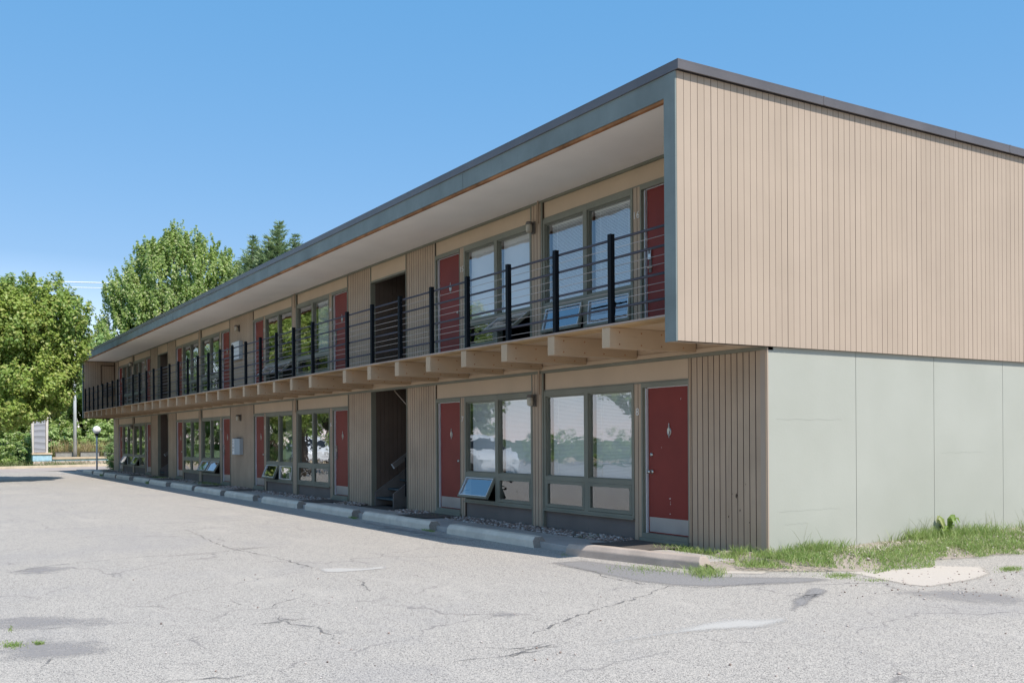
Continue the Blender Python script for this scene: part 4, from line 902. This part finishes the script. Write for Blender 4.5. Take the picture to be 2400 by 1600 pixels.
L2 = [lobe_at(u, v, TX2+dx, a, b, r_) for u, v, dx, a, b, r_ in ((400, 655, 0, 95, 85, 3.2), (410, 578, 0, 42, 40, 1.4), (455, 588, .5, 32, 36, 1.2), (350, 605, -.5, 38, 34, 1.3), (500, 640, 0, 42, 50, 2), (300, 700, 0, 55, 65, 2.4), (270, 780, 0, 45, 55, 2.2), (240, 820, 0, 34, 45, 1.6), (400, 740, 0, 130, 80, 4), (330, 850, 0, 120, 80, 4), (545, 660, 0, 30, 36, 1.2), (480, 800, 0, 100, 100, 3), (388, 575, .2, 13, 34, .5), (412, 560, 0, 14, 36, .5), (436, 572, .3, 12, 30, .5), (470, 575, .2, 13, 32, .5), (355, 585, 0, 14, 28, .5), (322, 590, -.3, 14, 24, .5), (500, 585, 0, 14, 30, .5), (528, 605, .1, 12, 28, .5), (290, 640, 0, 16, 26, .6), (258, 690, 0, 14, 26, .6), (560, 640, .1, 12, 22, .5))]
L2 = [(l[0]-b2.x, l[1]-b2.y, l[2]-b2.z, l[3], l[4], l[5]) for l in L2]
tree('linden_tree', b2, 3.2, L2, 2300, 72, .24, .125, 'leaf_pear', 5, 'tall mid green tree with an open spiky top rising behind the motel roof', tr=.32, limbs=40, plume=1.35)

def spruce(name, base, H, seed, label, tops):
    rnd = random.Random(seed); o = empty(name, base); V = []; n = 0; mb = MB(); rs = np.random.RandomState(seed)
    P = []; D = []
    for (ox, oy, h, spread) in tops:
        mb.tube([(ox*.2, oy*.2, 0 if h == H else h*.55), (ox, oy, h*.75), (ox, oy, h)], [.18, .08, .015], 6)
        z = h-.1
        while z > h*.42:
            t = (h-z); r = min(3.2, .12+t*spread); nb = 5+int(t*1.0)
            for k in range(min(nb, 11)):
                a = rnd.uniform(0, 6.28); L = r*rnd.uniform(.6, 1.1); d = Vector((math.cos(a), math.sin(a), 0)); m = max(4, int(L/.05))
                for i in range(m):
                    s_ = i/m; droop = -.22*L*s_+.62*L*s_*s_*s_; c = Vector((ox, oy, z))+d*L*s_+Vector((0, 0, droop))
                    for q in range(3):
                        P.append(c+Vector((rnd.gauss(0, .05), rnd.gauss(0, .05), rnd.gauss(0, .03)))); side = Vector((-d.y, d.x, 0))*rnd.choice((-1, 1))
                        D.append((d*rnd.uniform(.4, 1)+side*rnd.uniform(0, .8)+Vector((0, 0, rnd.uniform(-.1, .7)))).normalized())
                if L > .8 and k % 3 == 0: mb.tube([(ox, oy, z), tuple(Vector((ox, oy, z))+d*L*.8+Vector((0, 0, -.1*L)))], [.03, .008], 4)
            z -= rnd.uniform(.16, .26)
    P = np.array(P); D = np.array(D); k = len(P); nn = rs.normal(size=(k, 3)); b = np.cross(D, nn); b /= np.linalg.norm(b, axis=1)[:, None]; L = rs.uniform(.14, .26, k)[:, None]; w_ = .022
    v = np.stack([P-b*w_, P+b*w_, P+D*L+b*w_*.4, P+D*L-b*w_*.4], 1).reshape(-1, 3)
    put(npmesh('crown', v, np.arange(k*4).reshape(-1, 4), 'needle'), 'crown', o); mb.build('trunk', 'bark', o); return tag(o, label, 'tree')
SX = -44.0
bs = atx(650, 1070, SX); top = atx(655, 520, SX); bs.x = SX; H = top.z-GZ; b0 = Vector((SX, top.y, GZ))
def rel(u, v): p = atx(u, v, SX); return (p.y-b0.y, p.z-GZ)
tl = [(0, 0, H, .55)]
for (u, v, dx) in ((600, 548, -.6), (618, 560, .8), (686, 552, .4), (702, 568, -.5), (588, 572, .3), (576, 604, .2), (642, 535, .7)):
    y_, z_ = rel(u, v); tl.append((dx, y_, z_, .42))
spruce('spruce_tree', b0, H, 11, 'dark spruce tree with several pointed tops showing above the roof edge', tl)

# wood behind the street corner
labels_bg = ['dense bushy tree behind the tall grey pole', 'pale leafy tree filling the gap between the pole and the motel', 'leafy tree directly behind the rippled monument', 'green tree at the left edge behind the maple', 'tall broad tree closing the view behind the monument', 'light green tree just left of the motel end wall']
protos = []
for s, mt in ((21, 'leaf_pale'), (22, 'leaf_dark'), (23, 'leaf_pear')):
    rr = random.Random(s); lb = [(rr.uniform(-1.6, 1.6), rr.uniform(-1.6, 1.6), rr.uniform(2.0, 6.2), rr.uniform(1.2, 1.9), rr.uniform(1.2, 1.9), rr.uniform(1.1, 1.7)) for _ in range(9)]+[(0, 0, 1.4, 2.2, 2.2, 1.3)]
    protos.append(tree('background_tree', (0, 0, GZ), 1.4, lb, 360, 62, .28, .12, mt, s, 'x', tr=.18, limbs=10, plume=.6))
bgpos = [(-66, .2, 1.1, 1.0, 0), (-64.5, 3.6, 1.15, 1.1, 2), (-64, -3.6, 1.0, 1.0, 2), (-62, -7.5, 1.2, 1.1, 1), (-70, -2.0, 1.5, 1.5, 0), (-68, 2.2, 1.35, 1.25, 0)]
used = set()
for i, (x, y, sxy, sz, pi_) in enumerate(bgpos):
    o = protos[pi_] if pi_ not in used else copy_tree(protos[pi_]); used.add(pi_)
    o.location = (x, y, GZ); o.scale = (sxy, sxy, sz); o.rotation_euler = (0, 0, i*1.9); tag(o, labels_bg[i], 'tree', 'trees across the street')
extra = [(-72, 8, 1.7, 1.5, 1, 'dark tree behind the far end of the motel'), (-76, -6, 1.9, 1.6, 1, 'dark tree deepest behind the monument'), (-66, 9.5, 1.4, 1.2, 2, 'green tree hidden mostly behind the far end wall')]
for i, (x, y, sxy, sz, pi_, lb) in enumerate(extra):
    o = copy_tree(protos[pi_]); o.location = (x, y, GZ); o.scale = (sxy, sxy, sz); o.rotation_euler = (0, 0, 1+i*2.3); tag(o, lb, 'tree', 'trees across the street')
# trees and hedge across the lot, seen in the window glass
refl = [(-34, -34, 1.4, .75, 2), (-50, -21, 1.5, 1.25, 1), (-20, -34, 1.5, .7, 1), (-58, -17, 1.7, 1.5, 2), (-44, -38, 1.8, .9, 0), (-62, -11.5, 1.6, 1.45, 1), (-8, -34, 1.5, .65, 0), (-60, -27, 2.0, 1.8, 2), (-70, -17, 2, 1.9, 0), (-14, -42, 1.8, .8, 2)]
rl = ['broad green tree across the lot opposite the middle of the motel', 'dark tree across the lot opposite the far units', 'dark tree across the lot opposite the near units', 'tall green tree at the far corner of the lot', 'large pale tree behind the row across the lot', 'dark tree by the street corner opposite the motel', 'low pale tree at the near end of the opposite row', 'tall tree behind the far opposite row', 'pale tree beyond the street corner', 'large green tree in the second opposite row']
for i, (x, y, sxy, sz, pi_) in enumerate(refl):
    o = copy_tree(protos[pi_]); o.location = (x, y, GZ); o.scale = (sxy, sxy, sz); o.rotation_euler = (0, 0, .7+i*1.7); tag(o, rl[i], 'tree', 'trees across the parking lot')
def bush(name, base, rx, ry, rz, seed, mat, label, group, leaf=.07, nc=90, per=70):
    lb = [(0, 0, rz*.75, rx, ry, rz*.9)]; me, _ = crown_mesh(lb, nc, per, .28, leaf, mat, seed, .6); o = put(me, name, None, base); me.name = 'foliage'; return tag(o, label, 'bush', group)
for i, (x, y, rx) in enumerate(((-36, -25, 2.4), (-42, -25.4, 2.8), (-30, -25.6, 2.0))):
    bush('round_bush', (x, y, GZ), rx, rx*.8, 1.25, 60+i, 'leaf_pale', ['clipped bush facing the middle windows', 'widest clipped bush opposite the stairwell', 'smallest clipped bush of the three opposite the windows'][i], 'bushes on the lawn across the lot')
# shrubs round the monument
for i, (u, v, x, rx, rz, mt, lb) in enumerate(((20, 1080, -60, 1.3, .9, 'leaf_dark', 'dark shrub at the lower left below the maple'), (50, 1070, -61, 1.5, 1.3, 'leaf_pale', 'light green shrub beside the left face of the monument'), (125, 1050, -62, 1.5, 1.6, 'leaf_pale', 'tall shrub just right of the monument'), (150, 1040, -63, 1.9, 1.9, 'leaf_pear', 'green shrub behind the grey pole'), (215, 1040, -62, 1.8, 1.9, 'leaf_pear', 'shrub behind the globe lamp'), (250, 1050, -61, 1.5, 1.7, 'leaf_pale', 'pale green shrub by the motel end wall'), (-20, 1060, -58, 2.0, 1.9, 'leaf_pear', 'large shrub on the left frame edge'))):
    p = atx(u, v, x); bush('shrub', (x, p.y, GZ), rx, rx, rz, 80+i, mt, lb, 'shrubs behind the stone wall', .10, 110, 70)
tp = atx(258, 1040, -47); 
o = bush('topiary_bush', (-47.3, tp.y+.28, GZ), .42, .42, 1.15, 99, 'leaf_dark', 'small dark clipped bush at the far corner of the motel', None, .045, 80, 90)

# ------------------------------------------------------------------ monument, stone wall, screens, grasses, poles
WX = -58.0
def wy(u, v=1060): return atx(u, v, WX).y
def wz(v, u=100): return atx(u, v, WX).z
mo = empty('stone_monument', (WX, wy(97), GZ)); tag(mo, 'tall tapered stone pillar with a rippled grey panel on a blue tiled base', 'monument')
c_ = wy(93.5); zb, zt = wz(1061, 95), wz(960, 95)
yl0, yl1, yr0, yr1 = wy(75)-c_, wy(70)-c_, wy(111.7)-c_, wy(114)-c_
mb = MB(); z0, z1 = zb-GZ, zt-GZ+1.2
def taper(mb, a0, a1, b0, b1, x0, x1, z0, z1, mi=0):
    pts = [(x0, a0, z0), (x1, a0, z0), (x1, b0, z0), (x0, b0, z0), (x0, a1, z1), (x1, a1, z1), (x1, b1, z1), (x0, b1, z1)]; b = len(mb.v); mb.v += pts
    mb.f += [(b, b+3, b+2, b+1), (b+4, b+5, b+6, b+7), (b, b+1, b+5, b+4), (b+1, b+2, b+6, b+5), (b+2, b+3, b+7, b+6), (b+3, b, b+4, b+7)]; mb.m += [mi]*6
off = c_-wy(97)
taper(mb, yl0+off, yl1+off, yr0+off, yr1+off, -.35, .20, z0, z1); mb.build('pillar', 'pillarstone', mo, bevel=.02)
MB().box(.205, .24, wy(79)-wy(97), wy(105.5)-wy(97), z0+.05, z1-.1).build('relief_panel', 'relief', mo)
MB().box(.203, .215, wy(106)-wy(97), wy(107)-wy(97), z0+.05, z1-.1).build('joint', 'fenceframe', mo)
MB().box(-.6, .42, wy(73)-wy(97), wy(121)-wy(97), wz(1065)-GZ, z0-.002).build('cap', 'stonecap', mo, bevel=.015)
MB().box(-.5, .36, wy(75)-wy(97), wy(119.5)-wy(97), wz(1080)-GZ, wz(1065)-GZ-.002).build('tiled_base', 'mosaic', mo)
MB().box(-.48, .345, wy(76)-wy(97), wy(119)-wy(97), 0, wz(1080)-GZ-.002).build('stone_footing', 'stone', mo)
wl = empty('garden_wall', (WX, wy(120), GZ)); tag(wl, 'low sandstone wall with a thin blue tile band running right from the monument', 'wall')
Y1 = 14
MB().box(-.35, .40, .02, Y1, wz(1075, 180)-GZ, wz(1070.3, 180)-GZ).build('coping', 'stonecap', wl, bevel=.01)
MB().box(-.3, .335, .02, Y1, wz(1079, 180)-GZ, wz(1075, 180)-GZ-.002).build('tile_band', 'mosaic', wl)
MB().box(-.3, .33, .02, Y1, 0, wz(1079, 180)-GZ-.002).build('stonework', 'stone', wl)
sl_ = ['woven grey screen panel between the monument and the grey pole', 'woven grey screen panel behind the globe lamp', 'woven grey screen panel partly hidden by the clipped bush']
for i, (ua, ub) in enumerate(((128.6, 175.5), (187, 234), (243, 290))):
    X_ = -58.9; a, b = atx(ua, 1065, X_).y, atx(ub, 1065, X_).y; zt_, zb_ = atx(150, 1058.5, X_).z, atx(150, 1072, X_).z
    o = empty('garden_screen', (X_, a, GZ)); tag(o, sl_[i], 'screen', 'woven screens on the stone wall')
    mb = MB(); W2 = b-a; zt2, zb2 = zt_-GZ, zb_-GZ
    for k in range(28):
        y = .06+k*(W2-.12)/28; mb.box(-.012, .012, y, y+(W2-.12)/28*.62, zb2+.05, zt2-.05, 0)
    for k in range(7): z = zb2+.06+k*(zt2-zb2-.14)/7; mb.box(-.02, -.013, .05, W2-.05, z, z+.028, 0)
    mb.build('woven_panel', 'fencepanel', o)
    MB().box(-.03, .03, 0, W2, zt2-.05, zt2).box(-.03, .03, 0, W2, zb2, zb2+.045).box(-.03, .03, 0, .05, 0, zt2-.051).box(-.03, .03, W2-.05, W2, 0, zt2-.051).build('frame', 'fenceframe', o)
gl = ['left of the grey pole, nearest the monument', 'just left of the grey pole', 'just right of the grey pole', 'left of the globe lamp', 'right of the globe lamp', 'beside the clipped bush']
for i, u in enumerate((137, 163, 190, 208, 236, 252)):
    p = atx(u, 1065, -59.8); sp = []; sd_ = []
    o = empty('feather_grass', (p.x, p.y, GZ)); tag(o, 'clump of tan plumed feather grass '+gl[i], 'grass clump', 'plumed grasses behind the wall')
    def mk(n_, h0, h1, wd, lean, zc=0): 
        return [(random.gauss(0, .14), random.gauss(0, .22), zc, random.uniform(h0, h1), wd, lean) for _ in range(n_)]
    a = blades('leaf_blades', mk(260, .8, 1.35, .008, .45), 'verge', None, None, False); b = blades('seed_plumes', mk(70, 1.35, 1.95, .018, .33), 'grassdry', None, None, False)
    for q in (a, b):
        q.parent = o
        for kk in ('label', 'category', 'kind'):
            if kk in q.keys(): del q[kk]
sp = []
for k in range(9000):
    t = random.uniform(-14, 14); s = random.uniform(.25, 3.0); q = rp(t+3, s)
    if nz(q.x*.8, q.y*.9) < .35 and s > 1: continue
    sp.append((q.x, q.y, GZ+.045, random.uniform(.08, .34)*(1.5 if s > 1.5 else .8), .010, .7))
blades('verge_grass', sp, 'verge', 'dry tufted grass on the verge in front of the stone wall')
for i, u in enumerate((10, 28, 45)):
    pass
# globe lamp
gpos = Vector((-46.0, -.36, GZ)); o = empty('globe_lamp', gpos); tag(o, 'short grey post lamp with a white globe at the far end of the sidewalk', 'lamp post')
zc = 2.10
MB().tube([(0, 0, 0), (0, 0, zc-.30)], .043, 12).build('post', 'polegrey', o, smooth=True)
MB().lathe([(.05, zc-.30), (.085, zc-.28), (.085, zc-.20), (.06, zc-.165), (.02, zc-.16)], n=16).build('fitter', 'navy', o)
MB().lathe([(.2*math.sin(math.pi*i/14), zc-.2*math.cos(math.pi*i/14)+.02) for i in range(15)], n=24).build('globe', 'globe', o, smooth=True)
MB().lathe([(0, .03), (.10, .03), (.12, 0)], n=14).build('base_flange', 'polegrey', o)
p = atx(176, 1062, -58.6); o = empty('steel_pole', (-58.6, p.y, GZ)); tag(o, 'tall plain grey steel light pole behind the stone wall', 'pole')
MB().tube([(0, 0, 0), (0, 0, 9.5)], [.115, .075], 14).build('shaft', 'steelpole', o, smooth=True)
MB().tube([(0, 0, 9.3), (0, -.5, 9.65), (0, -1.4, 9.75)], [.05, .045, .04], 8).build('arm', 'steelpole', o); MB().box(-.13, .13, -1.95, -1.35, 9.68, 9.80).build('lamp_head', 'steelpole', o, bevel=.03)
# overhead wires, strung between poles beyond the frame
def wire(u0, v0, u1, v1, X_, r, label):
    a, b = atx(u0, v0, X_), atx(u1, v1, X_); d = b-a; A, B = a-d*8, b+d*8; pts = [A.lerp(B, t/40)-Vector((0, 0, .9*(1-(2*t/40-1)**2)-.9*(1-.0))) for t in range(41)]
    tag(MB().tube([tuple(p) for p in pts], r, 5).build('overhead_wire', 'wire', smooth=True), label, 'wire', 'power lines over the street')
wire(62, 658, 245, 663, -88, .04, 'topmost bright wire above the maple'); wire(160, 673, 245, 675, -88, .028, 'thin bright wire just under the topmost one'); wire(215, 739, 240, 739, -88, .022, 'faint lowest wire between the two big trees')

# ------------------------------------------------------------------ cars parked across the lot (mirrored in the windows)
def car(name, paintm, label, loc, rz):
    o = empty(name, loc, rz); mb = MB()
    prof = [(-2.25, .42), (-2.28, .75), (-2.22, .98), (-1.95, 1.05), (-1.55, 1.62), (-1.2, 1.70), (.35, 1.68), (.75, 1.55), (1.25, 1.10), (2.0, .98), (2.28, .80), (2.30, .45), (2.1, .30), (-2.1, .30)]
    hw = [.80, .86, .88, .88, .66, .62, .62, .66, .88, .86, .80, .80, .80, .80]
    n = len(prof); b = 0
    for s in (-1, 1): mb.v += [(x, s*h, z) for (x, z), h in zip(prof, hw)]
    mid = [(0, .0)]
    for i in range(n): j = (i+1) % n; mb.f.append((i, j, n+j, n+i)); mb.m.append(0)
    def side(s, o_):
        q = [o_+i for i in (0, 1, 2, 3)]; 
        idx = [o_+i for i in range(n)]
        lower = [idx[0], idx[1], idx[2], idx[3], idx[8], idx[9], idx[10], idx[11], idx[12], idx[13]]; uppr = [idx[3], idx[4], idx[5], idx[6], idx[7], idx[8]]
        if s < 0: lower = lower[::-1]; uppr = uppr[::-1]
        mb.f.append(tuple(lower)); mb.m.append(0); mb.f.append(tuple(uppr)); mb.m.append(0)
    side(1, n); side(-1, 0)
    mb.build('body', paintm, o, bevel=.06, smooth=True)
    g = MB()
    for s in (-1, 1):
        def sp_(x, z): t = (z-1.05)/(1.66-1.05); return (x, s*(.895-.235*t), z)
        for q in ([(-1.78, 1.10), (-1.50, 1.55), (-.75, 1.60), (-.72, 1.10)], [(-.66, 1.10), (-.69, 1.60), (.20, 1.60), (.24, 1.10)], [(.30, 1.10), (.26, 1.60), (.50, 1.57), (1.05, 1.12)]):
            pts = [sp_(*w_) for w_ in q]; g.poly(pts if s < 0 else pts[::-1])
    g.poly([(.79, -.62, 1.53), (.79, .62, 1.53), (1.24, .80, 1.13), (1.24, -.80, 1.13)]); g.poly([(-1.98, -.80, 1.08), (-1.98, .80, 1.08), (-1.60, .62, 1.58), (-1.60, -.62, 1.58)]); g.build('window_glass', 'carglass', o)
    wm = MB().lathe([(.20, -.11), (.33, -.11), (.35, -.07), (.35, .07), (.33, .11), (.20, .11)], n=22, axis='y'); rm = MB().lathe([(0, -.09), (.06, -.10), (.20, -.085), (.20, .09), (0, .09)], n=22, axis='y'); wm = wm.mesh('wheel', 'tyre', True); rm = rm.mesh('rim', 'rim', True)
    for x in (-1.42, 1.42):
        for y in (-.82, .82): q = put(wm, 'wheel', o, (x, y, .35)); put(rm, 'rim', q)
    for y in (-.62, .62): MB().box(2.20, 2.31, y-.18, y+.18, .68, .82).build('headlight', 'lens', o, bevel=.02); MB().box(-2.30, -2.24, y-.12, y+.12, .78, 1.0).build('tail_light', 'red', o, bevel=.02)
    for y in (-.98, .98): MB().box(.95, 1.13, y-.09, y+.09, 1.02, 1.16).build('wing_mirror', paintm, o, bevel=.03)
    return tag(o, label, 'car')
car('parked_car', 'carwhite', 'white sport utility car parked across the lot, mirrored in the windows of unit 7', (-24.3, -9.6, GZ), R(3))
car('parked_car', 'carwhite', 'white car parked near the far corner of the lot, mirrored in the far windows', (-46.5, -11.3, GZ), R(12))
car('parked_car', 'carblue', 'grey blue car parked opposite the middle units', (-36.0, -12.2, GZ), R(178))
